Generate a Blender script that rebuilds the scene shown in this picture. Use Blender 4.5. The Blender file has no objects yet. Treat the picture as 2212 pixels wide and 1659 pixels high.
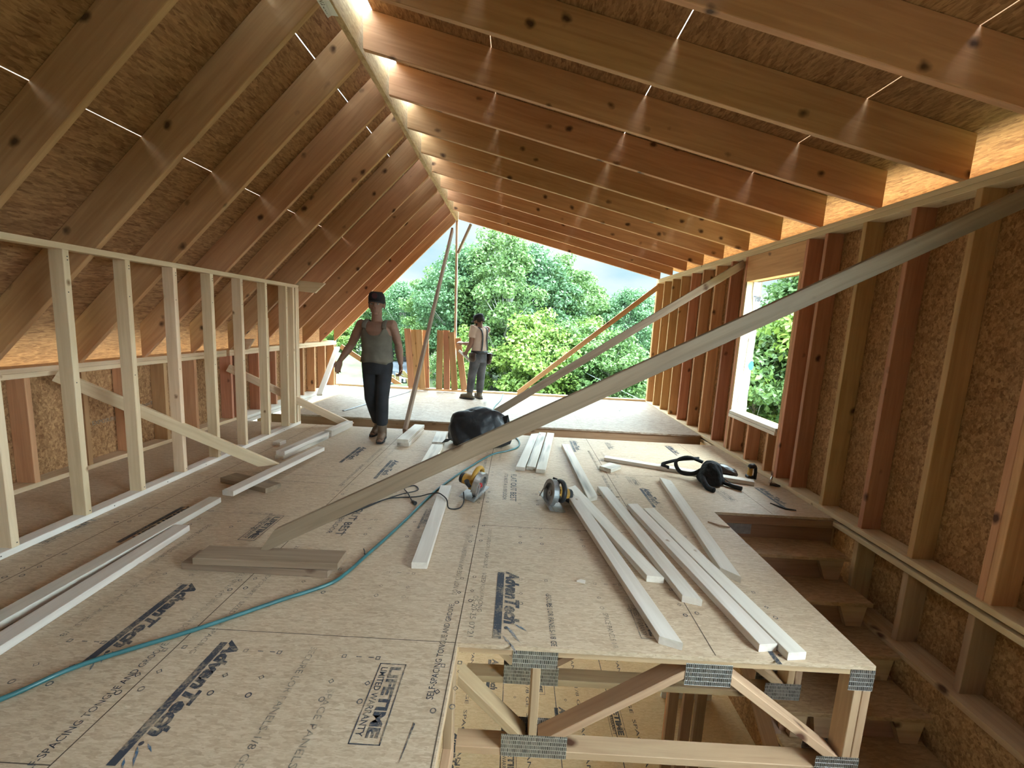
import bpy, bmesh, math, random
import numpy as np
from mathutils import Vector, Matrix, noise as mnoise

SC = bpy.context.scene
COL = SC.collection
random.seed(7)
rng = np.random.default_rng(7)

# ------------------------------------------------------------------ camera
cam = bpy.data.cameras.new('camera')
cam.sensor_fit = 'HORIZONTAL'
cam.sensor_width = 36.0
cam.lens = 919.28 / 2212 * 36.0
cam.clip_start = 0.05
cam.clip_end = 500
cam_ob = bpy.data.objects.new('camera', cam)
COL.objects.link(cam_ob)
F_ = Vector((-0.00627775, 0.99036913, -0.13830972))
R_ = Vector((0.99859761, 0.01347979, 0.05119684))
U_ = Vector((-0.05256815, 0.13779436, 0.98906486))
m = Matrix.Identity(4)
for i in range(3):
    m[i][0], m[i][1], m[i][2] = R_[i], U_[i], -F_[i]
m[2][3] = 1.3941
cam_ob.matrix_world = m
SC.camera = cam_ob

# ------------------------------------------------------------------ colour management, sky
SC.view_settings.view_transform = 'Standard'
SC.view_settings.look = 'None'
SC.view_settings.gamma = 1.0
SC.view_settings.use_curve_mapping = False
SC.view_settings.exposure = 1.68
SC.cycles.use_denoising = True
SC.cycles.use_adaptive_sampling = True
SC.cycles.adaptive_threshold = 0.12
SC.cycles.adaptive_min_samples = 16
SC.cycles.max_bounces = 7
SC.cycles.diffuse_bounces = 4
SC.cycles.glossy_bounces = 2
SC.cycles.transmission_bounces = 3
SC.cycles.sample_clamp_indirect = 6.0
SC.cycles.caustics_reflective = False
SC.cycles.caustics_refractive = False

SKY_LOW = 0.35        # cloud deck near the horizon
SKY_GLOW = 10.0  # strength of the added bright sky patch
SKY_HIGH = 7.5        # bright overcast overhead
world = bpy.data.worlds.new('overcast_sky')
SC.world = world
world.use_nodes = True
nt = world.node_tree
nt.nodes.clear()
wo = nt.nodes.new('ShaderNodeOutputWorld')
bg = nt.nodes.new('ShaderNodeBackground')
tc = nt.nodes.new('ShaderNodeTexCoord')
nz = nt.nodes.new('ShaderNodeTexNoise'); nz.inputs['Scale'].default_value = 3.2; nz.inputs['Detail'].default_value = 5
mp = nt.nodes.new('ShaderNodeMapping'); mp.inputs['Scale'].default_value = (1, 1, 2.5)
nt.links.new(tc.outputs['Generated'], mp.inputs['Vector'])
nt.links.new(mp.outputs['Vector'], nz.inputs['Vector'])
cr = nt.nodes.new('ShaderNodeValToRGB')
cr.color_ramp.elements[0].position = 0.38; cr.color_ramp.elements[0].color = (0.50, 0.77, 0.87, 1)
cr.color_ramp.elements[1].position = 0.62; cr.color_ramp.elements[1].color = (0.86, 0.96, 1.0, 1)
nt.links.new(nz.outputs['Fac'], cr.inputs['Fac'])
dot = nt.nodes.new('ShaderNodeSeparateXYZ')
nt.links.new(tc.outputs['Generated'], dot.inputs[0])
mr = nt.nodes.new('ShaderNodeMapRange')
mr.inputs['From Min'].default_value = 0.26; mr.inputs['From Max'].default_value = 0.75
mr.inputs['To Min'].default_value = 0.0; mr.inputs['To Max'].default_value = 1.0
mr.interpolation_type = 'SMOOTHSTEP'
nt.links.new(dot.outputs['Z'], mr.inputs['Value'])
ma = nt.nodes.new('ShaderNodeMath'); ma.operation = 'MULTIPLY_ADD'
ma.inputs[1].default_value = SKY_HIGH - SKY_LOW; ma.inputs[2].default_value = SKY_LOW
nt.links.new(mr.outputs['Result'], ma.inputs[0])
glow = nt.nodes.new('ShaderNodeVectorMath'); glow.operation = 'DOT_PRODUCT'      # bright sky patch added low right behind the viewer for fill light
glow.inputs[1].default_value = Vector((0.82, -0.42, 0.40)).normalized()
nt.links.new(tc.outputs['Generated'], glow.inputs[0])
gmr = nt.nodes.new('ShaderNodeMapRange'); gmr.interpolation_type = 'SMOOTHSTEP'
gmr.inputs['From Min'].default_value = 0.45; gmr.inputs['From Max'].default_value = 1.0
gmr.inputs['To Max'].default_value = SKY_GLOW
nt.links.new(glow.outputs['Value'], gmr.inputs['Value'])
ga = nt.nodes.new('ShaderNodeMath'); ga.operation = 'ADD'
nt.links.new(ma.outputs[0], ga.inputs[0]); nt.links.new(gmr.outputs['Result'], ga.inputs[1])
ma = ga
sx = nt.nodes.new('ShaderNodeSeparateXYZ')
nt.links.new(tc.outputs['Generated'], sx.inputs[0])
hz = nt.nodes.new('ShaderNodeMapRange')     # dull below the horizon
hz.inputs['From Min'].default_value = -0.06; hz.inputs['From Max'].default_value = 0.0
hz.inputs['To Min'].default_value = 0.08; hz.inputs['To Max'].default_value = 1.0
nt.links.new(sx.outputs['Z'], hz.inputs['Value'])
mm = nt.nodes.new('ShaderNodeMath'); mm.operation = 'MULTIPLY'
nt.links.new(ma.outputs[0], mm.inputs[0]); nt.links.new(hz.outputs['Result'], mm.inputs[1])
nt.links.new(cr.outputs['Color'], bg.inputs['Color'])
nt.links.new(mm.outputs[0], bg.inputs['Strength'])
nt.links.new(bg.outputs[0], wo.inputs['Surface'])

# ------------------------------------------------------------------ materials
def newmat(name):
    mt = bpy.data.materials.new(name); mt.use_nodes = True
    n = mt.node_tree; n.nodes.clear()
    out = n.nodes.new('ShaderNodeOutputMaterial')
    b = n.nodes.new('ShaderNodeBsdfPrincipled')
    n.links.new(b.outputs[0], out.inputs['Surface'])
    return mt, n, b

def flat(name, col, rough=0.6, metal=0.0, spec=0.4, var=0.0, scale=20.0, bump=0.0):
    mt, n, b = newmat(name)
    b.inputs['Base Color'].default_value = (*col, 1)
    b.inputs['Roughness'].default_value = rough
    b.inputs['Metallic'].default_value = metal
    b.inputs['Specular IOR Level'].default_value = spec
    if var or bump:
        t = n.nodes.new('ShaderNodeTexCoord')
        z = n.nodes.new('ShaderNodeTexNoise'); z.inputs['Scale'].default_value = scale; z.inputs['Detail'].default_value = 4
        n.links.new(t.outputs['Object'], z.inputs['Vector'])
        if var:
            r = n.nodes.new('ShaderNodeValToRGB')
            r.color_ramp.elements[0].position = 0.3; r.color_ramp.elements[1].position = 0.7
            r.color_ramp.elements[0].color = (*[c * (1 - var) for c in col], 1)
            r.color_ramp.elements[1].color = (*[min(1, c * (1 + var)) for c in col], 1)
            n.links.new(z.outputs['Fac'], r.inputs['Fac']); n.links.new(r.outputs['Color'], b.inputs['Base Color'])
        if bump:
            bp = n.nodes.new('ShaderNodeBump'); bp.inputs['Strength'].default_value = bump; bp.inputs['Distance'].default_value = 0.02
            n.links.new(z.outputs['Fac'], bp.inputs['Height']); n.links.new(bp.outputs[0], b.inputs['Normal'])
    return mt

def wood(name, light, dark, knot=(0.09, 0.04, 0.02), var=0.14, rough=0.62, knots=0.62, hue=0.02, stain=0.0, spec=0.3, ksize=1.0):
    """Sawn lumber, grain along the object's own X axis, tone varied per board."""
    mt, n, b = newmat(name)
    L = n.links.new
    t = n.nodes.new('ShaderNodeTexCoord')
    oi = n.nodes.new('ShaderNodeObjectInfo')
    off = n.nodes.new('ShaderNodeVectorMath'); off.operation = 'SCALE'
    cv = n.nodes.new('ShaderNodeCombineXYZ'); cv.inputs[0].default_value = 17.3; cv.inputs[1].default_value = 5.1; cv.inputs[2].default_value = 3.7
    L(cv.outputs[0], off.inputs[0]); L(oi.outputs['Random'], off.inputs['Scale'])
    ad = n.nodes.new('ShaderNodeVectorMath'); ad.operation = 'ADD'
    L(t.outputs['Object'], ad.inputs[0]); L(off.outputs[0], ad.inputs[1])
    # knots
    kn_ = n.nodes.new('ShaderNodeTexNoise'); kn_.inputs['Scale'].default_value = 14; L(ad.outputs[0], kn_.inputs['Vector'])
    kd_ = n.nodes.new('ShaderNodeVectorMath'); kd_.operation = 'MULTIPLY_ADD'; kd_.inputs[1].default_value = (0.05, 0.035, 0.035)
    L(kn_.outputs['Color'], kd_.inputs[0]); L(ad.outputs[0], kd_.inputs[2])
    kmp = n.nodes.new('ShaderNodeMapping'); kmp.inputs['Scale'].default_value = (0.72, 1, 1); L(kd_.outputs[0], kmp.inputs['Vector'])
    vo = n.nodes.new('ShaderNodeTexVoronoi'); vo.inputs['Scale'].default_value = 6.0
    L(kmp.outputs[0], vo.inputs['Vector'])
    # grain, bent round the knots
    m1 = n.nodes.new('ShaderNodeMapping'); m1.inputs['Scale'].default_value = (1.6, 26, 26)
    L(ad.outputs[0], m1.inputs['Vector'])
    n1 = n.nodes.new('ShaderNodeTexNoise'); n1.inputs['Scale'].default_value = 1.0; n1.inputs['Detail'].default_value = 5; n1.inputs['Distortion'].default_value = 0.9
    L(m1.outputs[0], n1.inputs['Vector'])
    m2 = n.nodes.new('ShaderNodeMapping'); m2.inputs['Scale'].default_value = (0.5, 5, 5)
    L(ad.outputs[0], m2.inputs['Vector'])
    n2 = n.nodes.new('ShaderNodeTexNoise'); n2.inputs['Scale'].default_value = 1.0; n2.inputs['Detail'].default_value = 3
    L(m2.outputs[0], n2.inputs['Vector'])
    mx = n.nodes.new('ShaderNodeMath'); mx.operation = 'MULTIPLY_ADD'; mx.inputs[1].default_value = 0.55; mx.inputs[2].default_value = 0.0
    L(n1.outputs['Fac'], mx.inputs[0])
    mx2 = n.nodes.new('ShaderNodeMath'); mx2.operation = 'MULTIPLY_ADD'; mx2.inputs[1].default_value = 0.45
    L(n2.outputs['Fac'], mx2.inputs[0]); L(mx.outputs[0], mx2.inputs[2])
    r = n.nodes.new('ShaderNodeValToRGB')
    r.color_ramp.elements[0].position = 0.36; r.color_ramp.elements[0].color = (*dark, 1)
    r.color_ramp.elements[1].position = 0.62; r.color_ramp.elements[1].color = (*light, 1)
    L(mx2.outputs[0], r.inputs['Fac'])
    # knot mask: small distance and a lucky cell
    kr = n.nodes.new('ShaderNodeMapRange'); kr.inputs['From Min'].default_value = 0.07 * ksize; kr.inputs['From Max'].default_value = 0.19 * ksize
    kr.inputs['To Min'].default_value = 1; kr.inputs['To Max'].default_value = 0
    L(vo.outputs['Distance'], kr.inputs['Value'])
    sp = n.nodes.new('ShaderNodeSeparateColor'); L(vo.outputs['Color'], sp.inputs[0])
    gt = n.nodes.new('ShaderNodeMath'); gt.operation = 'GREATER_THAN'; gt.inputs[1].default_value = 1 - knots
    L(sp.outputs[0], gt.inputs[0])
    km = n.nodes.new('ShaderNodeMath'); km.operation = 'MULTIPLY'; L(kr.outputs[0], km.inputs[0]); L(gt.outputs[0], km.inputs[1])
    kx = n.nodes.new('ShaderNodeMix'); kx.data_type = 'RGBA'
    L(km.outputs[0], kx.inputs['Factor']); L(r.outputs['Color'], kx.inputs['A']); kx.inputs['B'].default_value = (*knot, 1)
    hs = n.nodes.new('ShaderNodeHueSaturation')
    def rnd(mul, add, seed):
        a = n.nodes.new('ShaderNodeMath'); a.operation = 'MULTIPLY'; a.inputs[1].default_value = seed
        L(oi.outputs['Random'], a.inputs[0])
        f = n.nodes.new('ShaderNodeMath'); f.operation = 'FRACT'; L(a.outputs[0], f.inputs[0])
        c = n.nodes.new('ShaderNodeMath'); c.operation = 'MULTIPLY_ADD'; c.inputs[1].default_value = mul; c.inputs[2].default_value = add
        L(f.outputs[0], c.inputs[0]); return c.outputs[0]
    L(rnd(2 * var, 1 - var, 7.31), hs.inputs['Value'])
    L(rnd(-hue, 0.5 + hue * 0.4, 13.7), hs.inputs['Hue'])
    L(kx.outputs['Result'], hs.inputs['Color'])
    last = hs.outputs['Color']
    if stain:
        n3 = n.nodes.new('ShaderNodeTexNoise'); n3.inputs['Scale'].default_value = 1.0
        m3 = n.nodes.new('ShaderNodeMapping'); m3.inputs['Scale'].default_value = (1.1, 9, 9)
        L(ad.outputs[0], m3.inputs['Vector']); L(m3.outputs[0], n3.inputs['Vector'])
        sr = n.nodes.new('ShaderNodeMapRange'); sr.inputs['From Min'].default_value = 0.56; sr.inputs['From Max'].default_value = 0.72
        sr.inputs['To Max'].default_value = stain
        L(n3.outputs['Fac'], sr.inputs['Value'])
        s3 = n.nodes.new('ShaderNodeMix'); s3.data_type = 'RGBA'; L(sr.outputs[0], s3.inputs['Factor'])
        L(last, s3.inputs['A']); s3.inputs['B'].default_value = (0.10, 0.08, 0.065, 1)
        last = s3.outputs['Result']
    L(last, b.inputs['Base Color'])
    b.inputs['Roughness'].default_value = rough
    b.inputs['Specular IOR Level'].default_value = spec
    bp = n.nodes.new('ShaderNodeBump'); bp.inputs['Strength'].default_value = 0.12; bp.inputs['Distance'].default_value = 0.004
    L(n1.outputs['Fac'], bp.inputs['Height']); L(bp.outputs[0], b.inputs['Normal'])
    return mt

def osb(name, cols, scale=16.0, rough=0.7, contrast=1.0, big=0.0, spec=0.3, stretch=(1, 1, 1)):
    """Strand board: two layers of crossed flakes."""
    mt, n, b = newmat(name)
    L = n.links.new
    t = n.nodes.new('ShaderNodeTexCoord')
    def layer(rot, sc):
        mpn = n.nodes.new('ShaderNodeMapping'); mpn.inputs['Rotation'].default_value = rot; mpn.inputs['Scale'].default_value = sc
        L(t.outputs['Object'], mpn.inputs['Vector'])
        nd = n.nodes.new('ShaderNodeTexNoise'); nd.inputs['Scale'].default_value = scale * 0.4; L(mpn.outputs[0], nd.inputs['Vector'])
        ad = n.nodes.new('ShaderNodeVectorMath'); ad.operation = 'MULTIPLY_ADD'; ad.inputs[1].default_value = (0.11, 0.11, 0.11)
        L(nd.outputs['Color'], ad.inputs[0]); L(mpn.outputs[0], ad.inputs[2])
        v = n.nodes.new('ShaderNodeTexVoronoi'); v.inputs['Scale'].default_value = scale; L(ad.outputs[0], v.inputs['Vector'])
        s = n.nodes.new('ShaderNodeSeparateColor'); L(v.outputs['Color'], s.inputs[0])
        return s.outputs[0], s.outputs[1]
    a0, a1 = layer((0.35, 0.6, 0.5), (1.0, 4.2, 3.0))
    b0, b1 = layer((0.7, 1.1, 2.0), (1.1, 4.6, 3.4))
    c0, c1 = layer((0.9, 0.4, 1.2), (2.6, 9.0, 6.0))
    sel = n.nodes.new('ShaderNodeMath'); sel.operation = 'GREATER_THAN'; sel.inputs[1].default_value = 0.5; L(a1, sel.inputs[0])
    m1 = n.nodes.new('ShaderNodeMix'); m1.data_type = 'FLOAT'; L(sel.outputs[0], m1.inputs['Factor']); L(a0, m1.inputs['A']); L(b0, m1.inputs['B'])
    m2 = n.nodes.new('ShaderNodeMix'); m2.data_type = 'FLOAT'; m2.inputs['Factor'].default_value = 0.4; L(m1.outputs[0], m2.inputs['A']); L(c0, m2.inputs['B'])
    src = m2.outputs[0]
    nb = n.nodes.new('ShaderNodeTexNoise'); nb.inputs['Scale'].default_value = 1.7; nb.inputs['Detail'].default_value = 3
    L(t.outputs['Object'], nb.inputs['Vector'])
    m3 = n.nodes.new('ShaderNodeMix'); m3.data_type = 'FLOAT'; m3.inputs['Factor'].default_value = big; L(src, m3.inputs['A']); L(nb.outputs['Fac'], m3.inputs['B'])
    r = n.nodes.new('ShaderNodeValToRGB')
    el = r.color_ramp.elements
    el[0].position = 0.5 - 0.38 / contrast if contrast > 1 else 0.12; el[0].color = (*cols[0], 1)
    el[1].position = 0.88; el[1].color = (*cols[2], 1)
    e = el.new(0.5); e.color = (*cols[1], 1)
    L(m3.outputs[0], r.inputs['Fac'])
    L(r.outputs['Color'], b.inputs['Base Color'])
    b.inputs['Roughness'].default_value = rough
    b.inputs['Specular IOR Level'].default_value = spec
    bp = n.nodes.new('ShaderNodeBump'); bp.inputs['Strength'].default_value = 0.15; bp.inputs['Distance'].default_value = 0.004
    L(m3.outputs[0], bp.inputs['Height']); L(bp.outputs[0], b.inputs['Normal'])
    return mt

M = {}
M['pine'] = wood('pale_pine', (0.76, 0.585, 0.39), (0.62, 0.445, 0.27), var=0.06, knot=(0.26, 0.14, 0.07), knots=0.45, ksize=0.6)
M['board'] = wood('loose_pine_board', (0.72, 0.645, 0.565), (0.60, 0.515, 0.435), knot=(0.34, 0.22, 0.14), knots=0.4, ksize=0.5, var=0.06, rough=0.5, spec=0.5)
M['dirty'] = wood('muddy_pine_board', (0.73, 0.66, 0.57), (0.61, 0.53, 0.44), knot=(0.34, 0.22, 0.14), knots=0.4, ksize=0.5, var=0.06, rough=0.5, stain=0.75, spec=0.5)
M['brace'] = wood('dark_pine', (0.33, 0.235, 0.16), (0.23, 0.155, 0.10), var=0.06, stain=0.35)  # pine set darker overall, with dark streaks
M['rafter'] = wood('rafter_pine', (0.62, 0.35, 0.18), (0.46, 0.235, 0.11), var=0.1, knots=0.75, hue=0.02)
M['stud'] = wood('wall_stud_pine', (0.64, 0.37, 0.19), (0.47, 0.245, 0.115), var=0.16, hue=0.04)
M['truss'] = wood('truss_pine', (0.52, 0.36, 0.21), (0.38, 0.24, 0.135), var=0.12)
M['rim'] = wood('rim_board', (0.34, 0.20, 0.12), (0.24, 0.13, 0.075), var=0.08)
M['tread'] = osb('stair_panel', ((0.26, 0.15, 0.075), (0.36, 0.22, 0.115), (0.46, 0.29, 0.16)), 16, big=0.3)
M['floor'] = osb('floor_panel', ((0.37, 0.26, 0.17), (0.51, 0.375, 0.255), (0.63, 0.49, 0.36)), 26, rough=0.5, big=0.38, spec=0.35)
M['deck'] = osb('far_deck_panel', ((0.25, 0.175, 0.12), (0.36, 0.275, 0.205), (0.48, 0.39, 0.31)), 17, rough=0.5, big=0.1, spec=0.4)
M['lowfloor'] = osb('lower_floor_panel', ((0.60, 0.44, 0.25), (0.70, 0.54, 0.33), (0.78, 0.63, 0.42)), 22, big=0.35)
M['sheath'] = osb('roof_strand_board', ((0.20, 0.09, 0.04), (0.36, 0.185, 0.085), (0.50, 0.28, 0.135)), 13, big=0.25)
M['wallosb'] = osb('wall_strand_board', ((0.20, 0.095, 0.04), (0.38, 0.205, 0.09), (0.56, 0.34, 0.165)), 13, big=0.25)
M['lvl'] = osb('engineered_beam', ((0.36, 0.22, 0.10), (0.50, 0.33, 0.16), (0.60, 0.41, 0.22)), 14, big=0.2)
M['edge'] = flat('panel_edge', (0.36, 0.24, 0.15), 0.8, var=0.25, scale=60)
M['white_standin'] = flat('plain_white', (0.80, 0.82, 0.84), 0.6)
M['paper'] = flat('paper_tag', (0.82, 0.80, 0.76), 0.7)
M['ink'] = None
M['steel'] = flat('galvanised_steel', (0.48, 0.47, 0.45), 0.38, metal=0.85, var=0.15, scale=30)
M['dark_steel'] = flat('dull_steel', (0.30, 0.30, 0.30), 0.5, metal=0.7, var=0.15, scale=30)
M['nail'] = flat('nail_steel', (0.10, 0.09, 0.085), 0.5, metal=0.5)
M['black'] = flat('black_plastic', (0.018, 0.018, 0.02), 0.45, var=0.2)
M['blackcloth'] = flat('black_cloth', (0.014, 0.015, 0.018), 0.85, var=0.3, scale=40, bump=0.4)
M['film'] = flat('black_plastic_film', (0.010, 0.011, 0.014), 0.42, spec=0.45, bump=0.3, scale=16)
M['yellow'] = flat('yellow_tool_plastic', (0.50, 0.27, 0.045), 0.45, var=0.15)
M['red'] = flat('red_paint', (0.50, 0.05, 0.05), 0.5)
M['teal'] = flat('teal_hose_rubber', (0.028, 0.12, 0.125), 0.4, spec=0.6, var=0.2, scale=9)
M['leather'] = flat('dark_brown_leather', (0.05, 0.028, 0.02), 0.35, var=0.3, scale=14, bump=0.3)
M['chrome'] = flat('chrome', (0.7, 0.7, 0.75), 0.15, metal=1.0)
M['skin'] = flat('skin', (0.25, 0.135, 0.09), 0.55, var=0.1, scale=12)
M['hair'] = flat('dark_hair', (0.03, 0.02, 0.015), 0.7)
M['tank'] = flat('grey_green_jersey', (0.135, 0.122, 0.095), 0.9, var=0.16, scale=9, bump=0.25)
M['trousers'] = flat('black_work_trousers', (0.020, 0.021, 0.025), 0.85, var=0.3, scale=7, bump=0.3)
M['dustytrousers'] = flat('dusty_grey_jeans', (0.085, 0.085, 0.09), 0.9, var=0.55, scale=6, bump=0.3)
M['boot'] = flat('tan_work_boot', (0.16, 0.105, 0.07), 0.7, var=0.25, scale=12)
M['boot2'] = flat('khaki_work_boot', (0.13, 0.10, 0.065), 0.7, var=0.25, scale=12)
M['cap'] = flat('black_cap_cloth', (0.016, 0.014, 0.016), 0.85)
M['badge'] = flat('maroon_badge', (0.07, 0.022, 0.025), 0.8)
M['beige'] = flat('beige_shirt_cotton', (0.56, 0.43, 0.34), 0.9, var=0.08, scale=10, bump=0.2)
M['wrap'] = flat('house_wrap', (0.82, 0.85, 0.90), 0.5)
M['tealink'] = flat('teal_print', (0.02, 0.22, 0.24), 0.6)
M['cream'] = wood('lit_jamb_wood', (0.78, 0.66, 0.45), (0.68, 0.55, 0.36), var=0.03, knots=0.15)
M['whitewood'] = wood('white_sill_wood', (0.80, 0.74, 0.66), (0.70, 0.62, 0.53), var=0.03, knot=(0.34, 0.22, 0.14), knots=0.25, ksize=0.5)

def ink_mat(name, col, under, cover=0.62):
    mt, n, b = newmat(name); L = n.links.new
    t = n.nodes.new('ShaderNodeTexCoord')
    z = n.nodes.new('ShaderNodeTexNoise'); z.inputs['Scale'].default_value = 90; z.inputs['Detail'].default_value = 3
    L(t.outputs['Object'], z.inputs['Vector'])
    z2 = n.nodes.new('ShaderNodeTexNoise'); z2.inputs['Scale'].default_value = 9; L(t.outputs['Object'], z2.inputs['Vector'])
    a = n.nodes.new('ShaderNodeMath'); a.operation = 'MULTIPLY_ADD'; a.inputs[1].default_value = 0.5
    L(z.outputs['Fac'], a.inputs[0])
    h = n.nodes.new('ShaderNodeMath'); h.operation = 'MULTIPLY'; h.inputs[1].default_value = 0.5; L(z2.outputs['Fac'], h.inputs[0])
    L(h.outputs[0], a.inputs[2])
    r = n.nodes.new('ShaderNodeValToRGB')
    r.color_ramp.elements[0].position = cover - 0.12; r.color_ramp.elements[0].color = (*col, 1)
    r.color_ramp.elements[1].position = cover + 0.10; r.color_ramp.elements[1].color = (*under, 1)
    L(a.outputs[0], r.inputs['Fac']); L(r.outputs['Color'], b.inputs['Base Color'])
    b.inputs['Roughness'].default_value = 0.6
    return mt
M['ink'] = ink_mat('black_stencil_ink', (0.035, 0.04, 0.055), (0.40, 0.30, 0.20), 0.60)
M['faint'] = ink_mat('faint_stencil_ink', (0.10, 0.085, 0.075), (0.46, 0.35, 0.24), 0.53)
M['blue'] = ink_mat('blue_stencil_ink', (0.05, 0.11, 0.19), (0.46, 0.35, 0.24), 0.56)

def leafmat(name, c1, c2):
    mt, n, b = newmat(name); L = n.links.new
    oi = n.nodes.new('ShaderNodeObjectInfo')
    g = n.nodes.new('ShaderNodeNewGeometry')
    t = n.nodes.new('ShaderNodeTexCoord')
    z = n.nodes.new('ShaderNodeTexNoise'); z.inputs['Scale'].default_value = 0.55; z.inputs['Detail'].default_value = 2
    L(t.outputs['Object'], z.inputs['Vector'])
    a = n.nodes.new('ShaderNodeMath'); a.operation = 'MULTIPLY_ADD'; a.inputs[1].default_value = 0.5
    L(g.outputs['Random Per Island'], a.inputs[0])
    h = n.nodes.new('ShaderNodeMath'); h.operation = 'MULTIPLY_ADD'; h.inputs[1].default_value = 0.9; h.inputs[2].default_value = -0.2
    L(z.outputs['Fac'], h.inputs[0]); L(h.outputs[0], a.inputs[2])
    r = n.nodes.new('ShaderNodeValToRGB')
    r.color_ramp.elements[0].position = 0.1; r.color_ramp.elements[0].color = (*c1, 1)
    r.color_ramp.elements[1].position = 0.9; r.color_ramp.elements[1].color = (*c2, 1)
    L(a.outputs[0], r.inputs['Fac'])
    hs = n.nodes.new('ShaderNodeHueSaturation')
    v = n.nodes.new('ShaderNodeMath'); v.operation = 'MULTIPLY_ADD'; v.inputs[1].default_value = 0.35; v.inputs[2].default_value = 0.82
    L(oi.outputs['Random'], v.inputs[0]); L(v.outputs[0], hs.inputs['Value'])
    L(r.outputs['Color'], hs.inputs['Color'])
    out = [x for x in n.nodes if x.type == 'OUTPUT_MATERIAL'][0]
    tr = n.nodes.new('ShaderNodeBsdfTranslucent')
    L(hs.outputs['Color'], tr.inputs['Color'])
    L(hs.outputs['Color'], b.inputs['Base Color'])
    b.inputs['Roughness'].default_value = 0.5; b.inputs['Specular IOR Level'].default_value = 0.35
    ms = n.nodes.new('ShaderNodeMixShader'); ms.inputs[0].default_value = 0.35
    L(b.outputs[0], ms.inputs[1]); L(tr.outputs[0], ms.inputs[2]); L(ms.outputs[0], out.inputs['Surface'])
    return mt
M['leaf'] = leafmat('broad_leaves', (0.050, 0.100, 0.032), (0.150, 0.245, 0.068))
M['leafy'] = leafmat('bright_leaves', (0.085, 0.155, 0.032), (0.235, 0.33, 0.065))
M['leafb'] = leafmat('bluish_leaves', (0.045, 0.100, 0.046), (0.120, 0.225, 0.090))
M['bark'] = flat('pale_grey_bark', (0.28, 0.27, 0.25), 0.9, var=0.25, scale=6)
M['grass'] = flat('grass_ground', (0.055, 0.075, 0.028), 0.95, var=0.4, scale=0.8)
M['tarmac'] = flat('tarmac', (0.10, 0.115, 0.135), 0.8, var=0.1, scale=2)
M['gravel'] = flat('grey_gravel', (0.075, 0.085, 0.10), 0.9, var=0.2, scale=3)
M['rock'] = flat('pale_rock', (0.20, 0.21, 0.225), 0.9, var=0.25, scale=4)
M['dirtclay'] = flat('pale_soil', (0.15, 0.12, 0.09), 0.95, var=0.25, scale=5)
M['cable'] = flat('pale_cable', (0.55, 0.62, 0.62), 0.5)

# ------------------------------------------------------------------ object helpers
def wm(o):
    """world matrix without waiting for a depsgraph update"""
    if o.parent is None:
        return o.matrix_basis.copy()
    return wm(o.parent) @ o.matrix_parent_inverse @ o.matrix_basis

def attach(o, parent):
    if parent is not None:
        o.parent = parent
        o.matrix_parent_inverse = wm(parent).inverted()

def tag(o, label=None, cat=None, group=None, kind=None):
    if label: o['label'] = label
    if cat: o['category'] = cat
    if group: o['group'] = group
    if kind: o['kind'] = kind
    return o

def empty(name, loc=(0, 0, 0)):
    o = bpy.data.objects.new(name, None)
    o.empty_display_size = 0.1
    COL.objects.link(o)
    o.matrix_basis = Matrix.Translation(Vector(loc))
    return o

def link_mesh(name, me, mat, parent=None, matrix=None, smooth=False):
    o = bpy.data.objects.new(name, me)
    COL.objects.link(o)
    if mat is not None and not me.materials:
        me.materials.append(mat)
    if smooth:
        me.polygons.foreach_set('use_smooth', [True] * len(me.polygons))
    if matrix is not None:
        o.matrix_basis = matrix
    attach(o, parent)
    return o

def mesh_from(verts, faces, name='mesh'):
    me = bpy.data.meshes.new(name)
    me.from_pydata([tuple(v) for v in verts], [], faces)
    me.update()
    return me

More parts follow.
